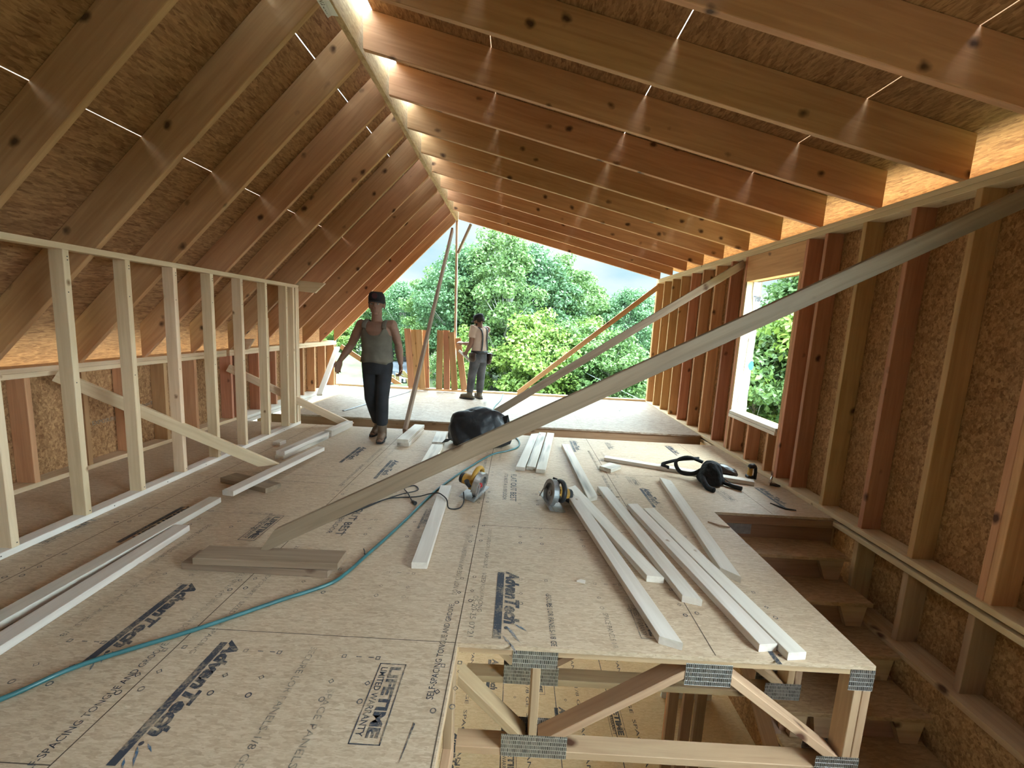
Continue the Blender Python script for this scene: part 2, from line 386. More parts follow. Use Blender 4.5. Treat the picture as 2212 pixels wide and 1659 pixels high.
class MB:
    def __init__(s): s.v = []; s.f = []
    def add(s, vs, fs):
        b = len(s.v); s.v += [Vector(v) for v in vs]; s.f += [tuple(b + i for i in f) for f in fs]; return s
    def box(s, lo, hi):
        x0, y0, z0 = lo; x1, y1, z1 = hi
        return s.add([(x0, y0, z0), (x1, y0, z0), (x1, y1, z0), (x0, y1, z0), (x0, y0, z1), (x1, y0, z1), (x1, y1, z1), (x0, y1, z1)],
                     [(3, 2, 1, 0), (4, 5, 6, 7), (0, 1, 5, 4), (1, 2, 6, 5), (2, 3, 7, 6), (3, 0, 4, 7)])
    def tube(s, pts, rad, n=10, caps=True, flatten=None):
        pts = [Vector(p) for p in pts]
        if not isinstance(rad, list): rad = [rad] * len(pts)
        base = len(s.v); prev = None
        for i, p in enumerate(pts):
            d = (pts[min(i + 1, len(pts) - 1)] - pts[max(i - 1, 0)]).normalized()
            if prev is None:
                a = d.orthogonal().normalized()
                if abs(d.z) > 0.7:
                    a = (Vector((1, 0, 0)) - d * d.x).normalized()
            else:
                a = (prev - d * prev.dot(d)).normalized()
            prev = a; b = d.cross(a)
            r = rad[i]
            ra, rb = (r if isinstance(r, (tuple, list)) else (r, r))
            for k in range(n):
                t = 2 * math.pi * k / n
                s.v.append(p + a * (ra * math.cos(t)) + b * (rb * math.sin(t)))
        for i in range(len(pts) - 1):
            for k in range(n):
                k2 = (k + 1) % n
                s.f.append((base + i * n + k, base + i * n + k2, base + (i + 1) * n + k2, base + (i + 1) * n + k))
        if caps:
            s.f.append(tuple(base + k for k in reversed(range(n))))
            e = base + (len(pts) - 1) * n
            s.f.append(tuple(e + k for k in range(n)))
        return s
    def ellipsoid(s, c, r, rot=None, nu=16, nv=10):
        c = Vector(c); base = len(s.v)
        R = rot if rot is not None else Matrix.Identity(3)
        s.v.append(c + R @ Vector((0, 0, -r[2])))
        for j in range(1, nv):
            ph = -math.pi / 2 + math.pi * j / nv
            for i in range(nu):
                th = 2 * math.pi * i / nu
                s.v.append(c + R @ Vector((r[0] * math.cos(ph) * math.cos(th), r[1] * math.cos(ph) * math.sin(th), r[2] * math.sin(ph))))
        s.v.append(c + R @ Vector((0, 0, r[2])))
        top = len(s.v) - 1
        for i in range(nu):
            i2 = (i + 1) % nu
            s.f.append((base, base + 1 + i2, base + 1 + i))
            for j in range(nv - 2):
                a = base + 1 + j * nu
                s.f.append((a + i, a + i2, a + nu + i2, a + nu + i))
            a = base + 1 + (nv - 2) * nu
            s.f.append((a + i, a + i2, top))
        return s
    def loft(s, rings, n=20):
        """rings: (centre, rx, ry) stacked along z"""
        base = len(s.v)
        for c, rx, ry in rings:
            for k in range(n):
                t = 2 * math.pi * k / n
                s.v.append(Vector((c[0] + rx * math.cos(t), c[1] + ry * math.sin(t), c[2])))
        for i in range(len(rings) - 1):
            for k in range(n):
                k2 = (k + 1) % n
                s.f.append((base + i * n + k, base + i * n + k2, base + (i + 1) * n + k2, base + (i + 1) * n + k))
        s.f.append(tuple(base + k for k in reversed(range(n))))
        e = base + (len(rings) - 1) * n
        s.f.append(tuple(e + k for k in range(n)))
        return s
    def prism(s, poly, axis, lo, hi):
        """poly: 2-D outline; extruded along axis 'x','y' or 'z' from lo to hi"""
        def P(a, b, c):
            return {'x': (c, a, b), 'y': (a, c, b), 'z': (a, b, c)}[axis]
        nn = len(poly)
        vs = [P(a, b, lo) for a, b in poly] + [P(a, b, hi) for a, b in poly]
        fs = [tuple(reversed(range(nn))), tuple(range(nn, 2 * nn))]
        fs += [(i, (i + 1) % nn, nn + (i + 1) % nn, nn + i) for i in range(nn)]
        return s.add(vs, fs)
    def cyl(s, a, b, r, n=20): return s.tube([a, b], r, n)
    def build(s, name, mat, parent=None, smooth=False, bevel=0.0, local=True, matrix=None):
        vs = s.v
        mt = matrix
        if local and matrix is None and parent is None or (local and matrix is None):
            lo = Vector((min(v.x for v in vs), min(v.y for v in vs), min(v.z for v in vs)))
            hi = Vector((max(v.x for v in vs), max(v.y for v in vs), max(v.z for v in vs)))
            c = Vector(((lo.x + hi.x) / 2, (lo.y + hi.y) / 2, lo.z))
            vs = [v - c for v in vs]; mt = Matrix.Translation(c)
        me = mesh_from(vs, s.f, name)
        bm = bmesh.new(); bm.from_mesh(me)
        bmesh.ops.recalc_face_normals(bm, faces=bm.faces)
        if bevel:
            ed = [e for e in bm.edges if len(e.link_faces) == 2 and e.calc_face_angle(0) > 0.5]
            bmesh.ops.bevel(bm, geom=ed, offset=bevel, segments=1, affect='EDGES')
        bm.to_mesh(me); bm.free()
        return link_mesh(name, me, mat, parent, mt, smooth)

def board(name, a, b, w, t, side, mat, parent=None, sk0=0.0, sk1=0.0, bev=0.0025, skz0=0.0, skz1=0.0, notch=False):
    """A length of lumber from a to b (end centres); w across `side`, t along the third direction.
    sk: how far each end leans along the length per metre of width (mitre); skz the same through the thickness."""
    a = Vector(a); b = Vector(b)
    X = (b - a).normalized(); L = (b - a).length
    Y = Vector(side); Y = (Y - X * Y.dot(X)).normalized()
    Z = X.cross(Y)
    vs = []
    for e, (xx, sk, skz) in enumerate(((-L / 2, sk0, skz0), (L / 2, sk1, skz1))):
        for yy, zz in ((-w / 2, -t / 2), (w / 2, -t / 2), (w / 2, t / 2), (-w / 2, t / 2)):
            vs.append((xx + sk * yy + skz * zz, yy, zz))
    me = mesh_from(vs, [(3, 2, 1, 0), (4, 5, 6, 7), (0, 1, 5, 4), (1, 2, 6, 5), (2, 3, 7, 6), (3, 0, 4, 7)], name)
    bm = bmesh.new(); bm.from_mesh(me)
    bmesh.ops.recalc_face_normals(bm, faces=bm.faces)
    if bev:
        long_e = [e for e in bm.edges if abs(e.verts[0].co.x - e.verts[1].co.x) > L * 0.5]
        bmesh.ops.bevel(bm, geom=long_e, offset=bev, segments=1, affect='EDGES')
    bm.to_mesh(me); bm.free()
    mt = Matrix.Identity(4)
    c = (a + b) / 2
    for i in range(3):
        mt[i][0], mt[i][1], mt[i][2], mt[i][3] = X[i], Y[i], Z[i], c[i]
    return link_mesh(name, me, mat, parent, mt)

def evaluated(o, name):
    dg = bpy.context.evaluated_depsgraph_get()
    me = bpy.data.meshes.new_from_object(o.evaluated_get(dg))
    me.name = name
    return me

def blend(mb, name, mat, parent=None, voxel=0.008, iters=6, fac=0.5):
    """Fuse overlapping closed shapes into one continuous skin."""
    me = mesh_from(mb.v, mb.f, name)
    o = bpy.data.objects.new('tmp_blend', me); COL.objects.link(o)
    r = o.modifiers.new('r', 'REMESH'); r.mode = 'VOXEL'; r.voxel_size = voxel
    s = o.modifiers.new('s', 'SMOOTH'); s.factor = fac; s.iterations = iters
    out = evaluated(o, name)
    bpy.data.objects.remove(o)
    out.materials.clear()
    vs = np.empty(len(out.vertices) * 3); out.vertices.foreach_get('co', vs); vs = vs.reshape(-1, 3)
    c = np.array([(vs[:, 0].min() + vs[:, 0].max()) / 2, (vs[:, 1].min() + vs[:, 1].max()) / 2, vs[:, 2].min()])
    out.vertices.foreach_set('co', (vs - c).ravel()); out.update()
    return link_mesh(name, out, mat, parent, Matrix.Translation(Vector(c)), smooth=True)

def text_mesh(body, size, shear=0.0, bold=0.0, width=None):
    cu = bpy.data.curves.new('lettering', 'FONT')
    cu.body = body; cu.size = 1.0; cu.shear = shear; cu.offset = bold
    cu.resolution_u = 2
    o = bpy.data.objects.new('tmp_text', cu); COL.objects.link(o)
    me = evaluated(o, 'lettering')
    bpy.data.objects.remove(o); bpy.data.curves.remove(cu)
    vs = [v.co * size for v in me.vertices]; fs = [tuple(p.vertices) for p in me.polygons]
    bpy.data.meshes.remove(me)
    if vs and width:
        x0 = min(v.x for v in vs); x1 = max(v.x for v in vs)
        k = width / (x1 - x0)
        vs = [Vector(((v.x - x0) * k, v.y, 0)) for v in vs]
    return vs, fs

class Print:
    """Flat ink on a floor: everything added lies in one plane; reading direction r, up direction u."""
    def __init__(s, z): s.z = z; s.v = []; s.f = []
    def poly(s, pts):
        b = len(s.v); s.v += [Vector((p[0], p[1], s.z)) for p in pts]; s.f.append(tuple(range(b, b + len(pts))))
    def ring(s, c, r, n, w, rot=0.0):
        b = len(s.v)
        for k in range(n):
            t = rot + 2 * math.pi * k / n
            for q in (r, r - w):
                s.v.append(Vector((c[0] + q * math.cos(t), c[1] + q * math.sin(t), s.z)))
        for k in range(n):
            k2 = (k + 1) % n
            s.f.append((b + 2 * k, b + 2 * k2, b + 2 * k2 + 1, b + 2 * k + 1))
    def text(s, body, origin, r, u, cap, width, shear=0.0, bold=0.0):
        vs, fs = text_mesh(body, cap / 0.69, shear, bold, width)
        b = len(s.v); r = Vector(r); u = Vector(u)
        for v in vs:
            p = Vector((origin[0], origin[1], 0)) + r * v.x + u * v.y
            s.v.append(Vector((p.x, p.y, s.z)))
        s.f += [tuple(b + i for i in f) for f in fs]
    def build(s, name, mat, parent):
        me = mesh_from(s.v, s.f, name)
        bm = bmesh.new(); bm.from_mesh(me)
        for f in bm.faces:
            f.normal_update()
            if f.normal.z < 0: f.normal_flip()
        bm.to_mesh(me); bm.free()
        return link_mesh(name, me, mat, parent)

# nail-plate steel with rows of punched slots
def plate_mat():
    mt, n, b = newmat('punched_steel_plate'); L = n.links.new
    t = n.nodes.new('ShaderNodeTexCoord')
    br = n.nodes.new('ShaderNodeTexBrick')
    mp_ = n.nodes.new('ShaderNodeMapping'); mp_.inputs['Rotation'].default_value = (math.pi / 2, 0, 0)
    L(t.outputs['Object'], mp_.inputs['Vector']); L(mp_.outputs[0], br.inputs['Vector'])
    br.inputs['Scale'].default_value = 1.0
    br.inputs['Brick Width'].default_value = 0.0085; br.inputs['Row Height'].default_value = 0.021
    br.inputs['Mortar Size'].default_value = 0.0022; br.inputs['Mortar Smooth'].default_value = 0.6
    br.inputs['Color1'].default_value = (0.10, 0.095, 0.09, 1); br.inputs['Color2'].default_value = (0.34, 0.33, 0.31, 1)
    br.inputs['Mortar'].default_value = (0.60, 0.58, 0.55, 1)
    L(br.outputs['Color'], b.inputs['Base Color'])
    b.inputs['Metallic'].default_value = 0.8; b.inputs['Roughness'].default_value = 0.38
    bp = n.nodes.new('ShaderNodeBump'); bp.inputs['Strength'].default_value = 0.7; bp.inputs['Distance'].default_value = 0.004
    L(br.outputs['Fac'], bp.inputs['Height']); L(bp.outputs[0], b.inputs['Normal'])
    return mt
M['plate'] = plate_mat()

T = 0.038           # thickness of two-by lumber
W4, W6 = 0.089, 0.14
XK, XR, XB = -2.708, 2.604, -3.54
YG = 8.34           # gable end
Y0 = -5.0           # unseen run of house behind the camera, lengthened to keep it dark
S16, S24 = 0.4064, 0.6096

# ================================================================== FLOORS
fm = MB().prism([(-3.70, Y0), (-1.50, Y0), (-1.50, -0.30), (1.64, -0.30), (1.64, 0.70), (-0.19, 0.70), (-0.19, 1.69), (1.64, 1.69), (1.64, 3.24),
                 (2.748, 3.24), (2.748, 5.30), (-3.70, 5.30)], 'z', -0.021, 0.0)  # floor left out behind the camera to cut bounced light
floor = fm.build('floor', M['floor']); tag(floor, kind='structure')
deck = MB().box((-3.08, 5.675, 0.008), (2.57, 8.36, 0.03)).build('floor', M['deck']); tag(deck, kind='structure')
board('rim_board', (-3.52, 5.715, -0.068), (2.58, 5.715, -0.068), 0.150, T, (0, 0, 1), M['rim'], deck)
board('end_plate', (-3.52, 8.30, 0.049), (2.58, 8.30, 0.049), W4, T, (0, 1, 0), M['pine'], deck)
MB().box((-3.53, 5.27, -0.16), (2.59, 8.36, -0.145)).build('subfloor_ledge', M['floor'], deck)
low = MB().box((-6.0, -3.0, -2.62), (6.0, 9.5, -2.60)).build('floor', M['lowfloor']); tag(low, kind='structure')

# stencilled marks, seams and nail pattern on the near floor
pk = Print(0.0012); pf = Print(0.0009); pb = Print(0.0013); sm = Print(0.0006)
D, UPX = (0, -1, 0), (1, 0, 0)       # most stencils read towards the viewer with their tops to the right
SEAMS = [-2.49, -1.345, -0.20, 0.945, 2.115]
def covered(x, y):
    return (x > -0.15 and y < 1.70) or (x > 1.60 and y < 3.26) or y > 5.27 or y < 0.8 or x < -3.45 or x > 2.56
for sx_ in SEAMS:
    y0 = 0.9 if sx_ < -0.1 else (1.70 if sx_ < 1.5 else 3.26)
    sm.poly([(sx_ - 0.0022, y0), (sx_ + 0.0022, y0), (sx_ + 0.0022, 5.28), (sx_ - 0.0022, 5.28)])
for i, (xa, xb, yy) in enumerate([(-2.49, -1.345, 3.55), (-1.345, -0.20, 4.43), (-1.345, -0.2, 1.69), (-0.20, 0.945, 2.80), (-0.2, 0.945, 5.1), (0.945, 2.1, 4.0), (2.115, 2.58, 4.6), (-3.5, -2.49, 4.5), (-2.49, -1.345, 1.1)]):
    sm.poly([(xa, yy - 0.0018), (xb, yy - 0.0018), (xb, yy + 0.0018), (xa, yy + 0.0018)])
M['seam'] = flat('dark_panel_seam', (0.10, 0.07, 0.05), 0.9)  # dark lines along the panel joints

def advantech(x, y, ln, p, bar=True, scale=1.0):
    """logo: bar on the left, slanted lettering beside it, a splash of leaves at the near end"""
    k = ln / 0.52
    if bar:
        p.poly([(x - 0.017 * k * scale, y), (x + 0.013 * k * scale, y), (x + 0.013 * k * scale, y - ln), (x - 0.017 * k * scale, y - ln)])
    p.text('AdvanTech', (x + 0.024 * k * scale, y + 0.015), D, UPX, 0.052 * scale, ln * 0.84, 0.25, 0.055)
    p.ring((x + 0.03 * scale, y - ln * 0.86), 0.008 * scale, 8, 0.008 * scale)
def splash(x, y, k, p):
    for a, b, c, d in ((0.030, 0.0, 0.05, 0.035), (0.045, -0.03, 0.038, 0.03), (0.02, -0.04, 0.045, 0.03), (0.055, 0.012, 0.03, 0.04), (0.04, -0.065, 0.05, 0.025)):
        p.poly([(x + a * k, y + b * k), (x + (a + d * 0.3) * k, y + (b - c * 0.45) * k), (x + (a + d) * k, y + (b - c) * k), (x + (a + d * 0.55) * k, y + (b - c * 0.35) * k)])
advantech(-1.618, 1.981, 0.52, pk); splash(-1.618, 1.53, 0.8, pb)
advantech(-1.168, 1.618, 0.51, pk); splash(-1.168, 1.17, 0.9, pb)
advantech(-0.018, 2.242, 0.515, pk, scale=1.25); splash(-0.025, 1.81, 1.5, pb)
for (x, y, ln, f) in [(-1.628, 4.433, 0.52, pk), (-1.176, 4.058, 0.505, pk), (0.728, 5.16, 0.48, pk), (1.91, 5.16, 0.40, pk), (2.30, 3.84, 0.45, pk),
                      (1.175, 3.66, 0.40, pk), (-2.29, 2.83, 0.50, pk), (-2.29, 1.5, 0.5, pk), (0.46, 1.0, 0.5, pk), (-0.60, 3.0, 0.30, pf), (-2.28, 4.9, 0.4, pf), (1.16, 5.15, 0.3, pf), (1.21, 2.05, 0.38, pk)]:
    if not (x > -0.15 and y < 1.5): advantech(x, y, ln, f)

def lifetime(xl, xr, yf, yn, p):
    w = 0.004
    for q in ([(xl, yf), (xr, yf), (xr, yf - w), (xl, yf - w)], [(xl, yn), (xr, yn), (xr, yn + w), (xl, yn + w)],
              [(xl, yf), (xl + w, yf), (xl + w, yn), (xl, yn)], [(xr - w, yf), (xr, yf), (xr, yn), (xr - w, yn)]):
        p.poly(q)
    W = xr - xl; Ln = yf - yn
    p.text('LIFETIME', (xl + W * 0.47, yf - Ln * 0.05), D, UPX, W * 0.36, Ln * 0.88, 0, 0.045)
    p.text('LIMITED WARRANTY', (xl + W * 0.12, yf - Ln * 0.06), D, UPX, W * 0.23, Ln * 0.86, 0, 0.015)
lifetime(-0.487, -0.380, 1.555, 1.216, pk)
lifetime(-1.650, -1.545, 2.773, 2.432, pk)
lifetime(0.640, 0.745, 2.02, 1.78, pf)
lifetime(1.86, 1.955, 3.72, 3.48, pf)
lifetime(1.11, 1.20, 3.95, 3.73, pf)
lifetime(-2.75, -2.65, 2.6, 2.25, pf)
pk.text('FLAT OUT BEST', (0.012, 3.85), D, UPX, 0.050, 0.62, 0, 0.012)
pk.text('IT\'S NOT A SUBFLOOR', (-0.050, 3.85), D, UPX, 0.032, 0.60, 0, 0.0)
pk.text('FLAT OUT BEST', (-1.105, 3.17), D, UPX, 0.050, 0.62, 0, 0.012)
pk.text('IT\'S NOT A SUBFLOOR', (-1.167, 3.17), D, UPX, 0.032, 0.60, 0, 0.0)
UP_, LX = (0, 1, 0), (-1, 0, 0)
for sx_, y0 in ((-0.20, 1.40), (-1.345, 1.05), (-0.20, 3.75), (-1.345, 3.35), (0.945, 3.4)):
    pk.text('SELF-SPACING TONGUE AND GROOVE.', (sx_ - 0.042, y0), UP_, LX, 0.026, 0.55)
    pf.text('DO NOT CLOSE GAP. PANELS EXPAND. LEAVE SPACING', (sx_ - 0.042, y0 + 0.62), UP_, LX, 0.026, 0.75)
    pf.text('23/32 CATEGORY. EXPOSURE 1. SIZED FOR SPACING', (sx_ + 0.075, y0 + 1.35), D, UPX, 0.022, 0.85)
pf.text('05-20-25 07:21', (-0.155, 2.02), D, UPX, 0.028, 0.29)
pk.text('SECURE LOR PANELS-1/8 GE', (0.222, 2.06), D, UPX, 0.026, 0.36)
pf.text('SPACE PANELS 1/8', (0.495, 1.94), D, UPX, 0.026, 0.23)
pf.text('SECURE LOR PANELS-1/8 GE', (-0.80, 1.62), D, UPX, 0.026, 0.50)
pf.text('SPACE PANELS 1/8', (-0.64, 1.42), D, UPX, 0.026, 0.36)
pf.text('SECURE LOR PANELS-1/8 GE', (-1.95, 2.6), D, UPX, 0.026, 0.45)
pf.text('TONGUE SPACE PANELS 1/8', (-1.86, 2.1), D, UPX, 0.026, 0.5)
for i, sx_ in enumerate(SEAMS):
    for off, fade in ((-0.032, 0), (0.034, 0), (0.29, 1), (0.43, 0), (0.70, 1), (0.84, 1)):
        x = sx_ + off
        for k in range(0, 8):
            yb = 1.56 + 0.605 * k + (0.02 if off > 0 else 0)
            if covered(x, yb - 0.2) or covered(x, yb + 0.03): continue
            p = pf if (k > 3 or (fade and k % 2)) else pk
            p.ring((x, yb), 0.0125, 4, 0.0042, math.pi / 4)
            p.ring((x, yb - 0.125), 0.0115, 4, 0.004)
            p.ring((x, yb - 0.205), 0.0115, 12, 0.004)
            if off in (0.29, 0.70):
                for dx in (0.10, 0.05):
                    p.poly([(x + dx, yb + 0.003), (x + dx + 0.022, yb + 0.003), (x + dx + 0.022, yb - 0.001), (x + dx, yb - 0.001)])
# knife slit and carpenters' pencil lines
pk.poly([(-0.290, 1.305), (-0.284, 1.30), (-0.302, 1.17), (-0.305, 1.165)])
for yy in (2.79, 4.2, 3.4):
    pf.poly([(-2.6, yy), (-1.5, yy - 0.01), (-1.5, yy - 0.014), (-2.6, yy - 0.004)])
for q, nm, mt in ((sm, 'panel_seams', 'seam'), (pk, 'stencil_lettering', 'ink'), (pf, 'faint_lettering', 'faint'), (pb, 'logo_splash', 'blue')):
    q.build(nm, M[mt], floor)
# far deck: panel joints and faint prints
p2 = Print(0.0308)
for x in (-1.35, -0.22, 0.96):
    p2.poly([(x - 0.002, 5.70), (x + 0.002, 5.70), (x + 0.002, 8.25), (x - 0.002, 8.25)])
p2.poly([(-3.05, 7.1), (2.5, 7.1), (2.5, 7.104), (-3.05, 7.104)])
p2.build('panel_seams', M['faint'], deck)
p2 = Print(0.0312)
p2.text('AdvanTech', (-0.40, 6.75), D, UPX, 0.06, 0.55, 0.25, 0.03)
p2.text('LIMITED WARRANTY', (-0.52, 7.5), D, UPX, 0.05, 0.5)
p2.text('AdvanTech', (1.8, 7.6), D, UPX, 0.06, 0.55, 0.25, 0.03)
p2.build('faint_lettering', M['faint'], deck)
# lower floor prints
p3 = Print(-2.5985)
for x in (-0.6, 0.05, 0.62, 1.2):
    p3.poly([(x - 0.004, 2.4), (x + 0.004, 2.4), (x + 0.004, 7), (x - 0.004, 7)])
for x, y in ((-0.12, 4.35), (0.62, 3.75), (-0.45, 3.4), (0.25, 5.2), (1.0, 5.0)):
    advantech(x, y + 0.25, 0.52, p3, scale=1.3)
for x, y in ((0.36, 4.40), (1.15, 3.95), (0.05, 3.45)):
    lifetime(x, x + 0.15, y + 0.2, y - 0.25, p3)
for x in (-0.35, 0.3, 0.85, 1.4):
    p3.text('SECURE LOR PANELS-1/8 GE  SPACE PANELS 1/8', (x, 5.4), D, UPX, 0.035, 2.4)
    for k in range(9):
        p3.ring((x - 0.12, 3.2 + 0.3 * k), 0.016, 4 if k % 2 else 12, 0.006)
p3.build('stencil_lettering', M['ink'], low)

# ================================================================== ROOF
ZL = lambda x: 3.224 + 1.024 * (x + 1.275)        # underside of the left rafters
ZR = lambda x: 3.280 - 0.237 * (x + 1.2019)       # underside of the right rafters
kl, kr_ = math.hypot(1, 1.024), math.hypot(1, 0.237)
WL, WR = 0.235, 0.258
ordn = ['outermost', 'second', 'third', 'fourth', 'fifth', 'sixth', 'seventh', 'eighth', 'ninth', 'tenth', 'eleventh', 'twelfth', 'thirteenth', 'fourteenth', 'fifteenth', 'sixteenth', 'seventeenth']
for side in ('left', 'right'):
    for i in range(16):
        if side == 'left':
            y = 3.39 + S24 * (8 - i) + T / 2
            pl = WL * kl
            xa, xb = -1.266, -3.555
            a = (xa, y, ZL(xa) + pl / 2); b = (xb, y, ZL(xb) + pl / 2)
            n_ = Vector((-1.024, 0, 1)); sk = -1.024
        else:
            y = 3.31 + S24 * (8 - i) + T / 2
            if i == 0: y = 8.25
            pl = WR * kr_
            xa, xb = -1.2015, 2.625
            a = (xa, y, ZR(xa) + pl / 2); b = (xb, y, ZR(xb) + pl / 2)
            n_ = Vector((0.237, 0, 1)); sk = -0.237
        o = board('rafter', a, b, WL if side == 'left' else WR, T, n_, M['rafter'], None, sk, sk, bev=0.003)
        extra = ' above the open gable' if i == 0 else ''
        tag(o, f'{side} slope roof rafter of brown pine, {ordn[i]} in from the open gable end' if i else f'{side} slope roof rafter of brown pine standing right at the open gable end',
            'rafter', f'rafters of the {side} roof slope')
rb = board('ridge_beam', (-1.2395, Y0, 3.40), (-1.2395, 8.33, 3.40), 0.276, 0.044, (0, 0, 1), M['lvl'], None)
tag(rb, 'long engineered ridge beam at the roof peak, rafters meeting it on both sides', 'beam')
tg = MB()
tg.add([(-1.268, 2.62, 3.20), (-1.195, 2.62, 3.205), (-1.19, 2.86, 3.195), (-1.225, 2.845, 3.188), (-1.262, 2.88, 3.195),
        (-1.268, 2.62, 3.202), (-1.195, 2.62, 3.207), (-1.19, 2.86, 3.197), (-1.225, 2.845, 3.19), (-1.262, 2.88, 3.197)],
       [(0, 1, 2, 3, 4), (9, 8, 7, 6, 5), (0, 5, 6, 1), (1, 6, 7, 2), (2, 7, 8, 3), (3, 8, 9, 4), (4, 9, 5, 0)])
tgo = tg.build('paper_tag', M['paper'], rb); tgo['label'] = 'white paper tag with black writing'
vs, fs = text_mesh('1.75 LVL', 0.03, 0, 0.02, 0.13)
tl = MB().add([(-1.25 + v.y, 2.84 - v.x, 3.1945) for v in vs], fs)
tl.build('tag_lettering', M['ink'], tgo)

ceil = empty('ceiling', (-1.24, 3.5, 3.55)); tag(ceil, kind='structure')
GAPS = {'left': (0.006, 0.0055, 0.002), 'right': (0.0045, 0.0055, 0.0055)}
def roof_row(x0, x1, side):
    if side == 'left':
        off = WL * kl; f = lambda x: ZL(x) + off; sl = Vector((1, 0, 1.024)); k = kl
    else:
        off = WR * kr_; f = lambda x: ZR(x) + off; sl = Vector((1, 0, -0.237)); k = kr_
    up = 0.0075
    xm = (x0 + x1) / 2
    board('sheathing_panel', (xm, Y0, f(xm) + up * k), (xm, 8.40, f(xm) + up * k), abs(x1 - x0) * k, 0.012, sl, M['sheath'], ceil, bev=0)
xs_l = (-1.59, -2.39, -3.19); xs_r = (-0.29, 0.83, 1.96)
hl = [q / kl / 2 for q in GAPS['left']]; hr_ = [q / kr_ / 2 for q in GAPS['right']]
for x0, x1 in ((-1.275, xs_l[0] + hl[0]), (xs_l[0] - hl[0], xs_l[1] + hl[1]), (xs_l[1] - hl[1], xs_l[2] + hl[2]), (xs_l[2] - hl[2], -3.99)):
    roof_row(x0, x1, 'left')
for x0, x1 in ((-1.14, xs_r[0] - hr_[0]), (xs_r[0] + hr_[0], xs_r[1] - hr_[1]), (xs_r[1] + hr_[1], xs_r[2] - hr_[2]), (xs_r[2] + hr_[2], 3.12)):
    roof_row(x0, x1, 'right')
board('fascia', (3.10, Y0, 2.42), (3.10, 8.40, 2.42), 0.235, T, (0, 0, 1), M['pine'], ceil)

# ================================================================== RIGHT WALL with window_1
WY0, WY1, WZ0, WZ1 = 4.121, 5.045, 0.515, 2.02
def holed_panel(x0, x1, ya, yb, za, zb, h, name, mat):
    ys = [ya, h[0], h[1], yb]; zs = [za, h[2], h[3], zb]
    v = []; f = []
    for x in (x0, x1):
        for z in zs:
            for y in ys: v.append((x, y, z))
    q = lambda l, j, i: l * 16 + j * 4 + i
    for j in range(3):
        for i in range(3):
            if i == 1 and j == 1: continue
            f.append((q(0, j, i), q(0, j, i + 1), q(0, j + 1, i + 1), q(0, j + 1, i)))
            f.append((q(1, j, i), q(1, j + 1, i), q(1, j + 1, i + 1), q(1, j, i + 1)))
    def side(a, b): f.append((a[0], b[0], b[1], a[1]))
    loop = [(0, 0), (0, 3), (3, 3), (3, 0)]
    for a, b in zip(loop, loop[1:] + loop[:1]): f.append((q(0, *a), q(0, *b), q(1, *b), q(1, *a)))
    loop = [(1, 1), (1, 2), (2, 2), (2, 1)]
    for a, b in zip(loop, loop[1:] + loop[:1]): f.append((q(0, *b), q(0, *a), q(1, *a), q(1, *b)))
    mb = MB().add(v, f)
    return mb.build(name, mat)
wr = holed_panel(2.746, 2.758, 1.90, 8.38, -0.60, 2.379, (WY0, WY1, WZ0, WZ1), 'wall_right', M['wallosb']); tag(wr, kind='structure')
attach(holed_panel(2.746, 2.758, Y0, 1.90, -0.60, 2.379, (-1.05, 0.90, 0.60, 2.15), 'sheathing', M['wallosb']), wr)   # unseen opening beside the viewer, added to let in light
XC = XR + W6 / 2
def rstud(y, z0=0.038, z1=2.303, name='stud', mat='stud'):
    return board(name, (XC, y + T / 2, z0), (XC, y + T / 2, z1), W6, T, (1, 0, 0), M[mat], wr)
for k in range(-14, 15):
    y = 2.586 + S16 * k
    if k in (4, 6): continue
    if k == 5:
        rstud(4.618, z1=0.441, name='cripple_stud'); continue
    if k == -1: y = 2.125
    if -9 < k < -4: continue
    rstud(y)
rstud(2.164); rstud(8.316); rstud(-1.09)
board('window_sill', (XC, -1.05, 0.58), (XC, 0.92, 0.58), W6, T, (1, 0, 0), M['whitewood'], wr)  # sill and header of the opening added for light
board('window_header', (XR + 0.055, -1.05, 2.225), (XR + 0.055, 0.92, 2.225), 0.15, 0.10, (0, 0, 1), M['stud'], wr)
rstud(4.045); rstud(5.083)                                   # kings
rstud(4.083, z1=2.02, name='jack_stud'); rstud(5.045, z1=2.02, name='jack_stud')
rstud(4.25, z1=0.441, name='cripple_stud'); rstud(4.95, z1=0.441, name='cripple_stud')
for z in (2.3225, 2.3605):
    board('top_plate', (XC, Y0, z), (XC, 8.355, z), W6, T - 0.001, (1, 0, 0), M['pine'], wr)
board('sole_plate', (XC - 0.012, Y0, 0.019), (XC - 0.012, 8.30, 0.019), W6 + 0.02, T - 0.001, (1, 0, 0), M['pine'], wr)
board('lower_plate', (XC - 0.012, Y0, -0.0405), (XC - 0.012, 8.30, -0.0405), W6 + 0.02, T - 0.001, (1, 0, 0), M['pine'], wr)
for k in range(-8, 3):
    rstud(2.586 + S16 * k, -0.545, -0.06, name='cripple_stud', mat='truss')
board('ledge_plate', (XC - 0.03, Y0, -0.564), (XC - 0.03, 8.36, -0.564), 0.19, T, (1, 0, 0), M['truss'], wr)
MB().box((2.57, Y0, -2.60), (2.75, 8.36, -0.585)).build('lower_panel', M['wallosb'], wr)

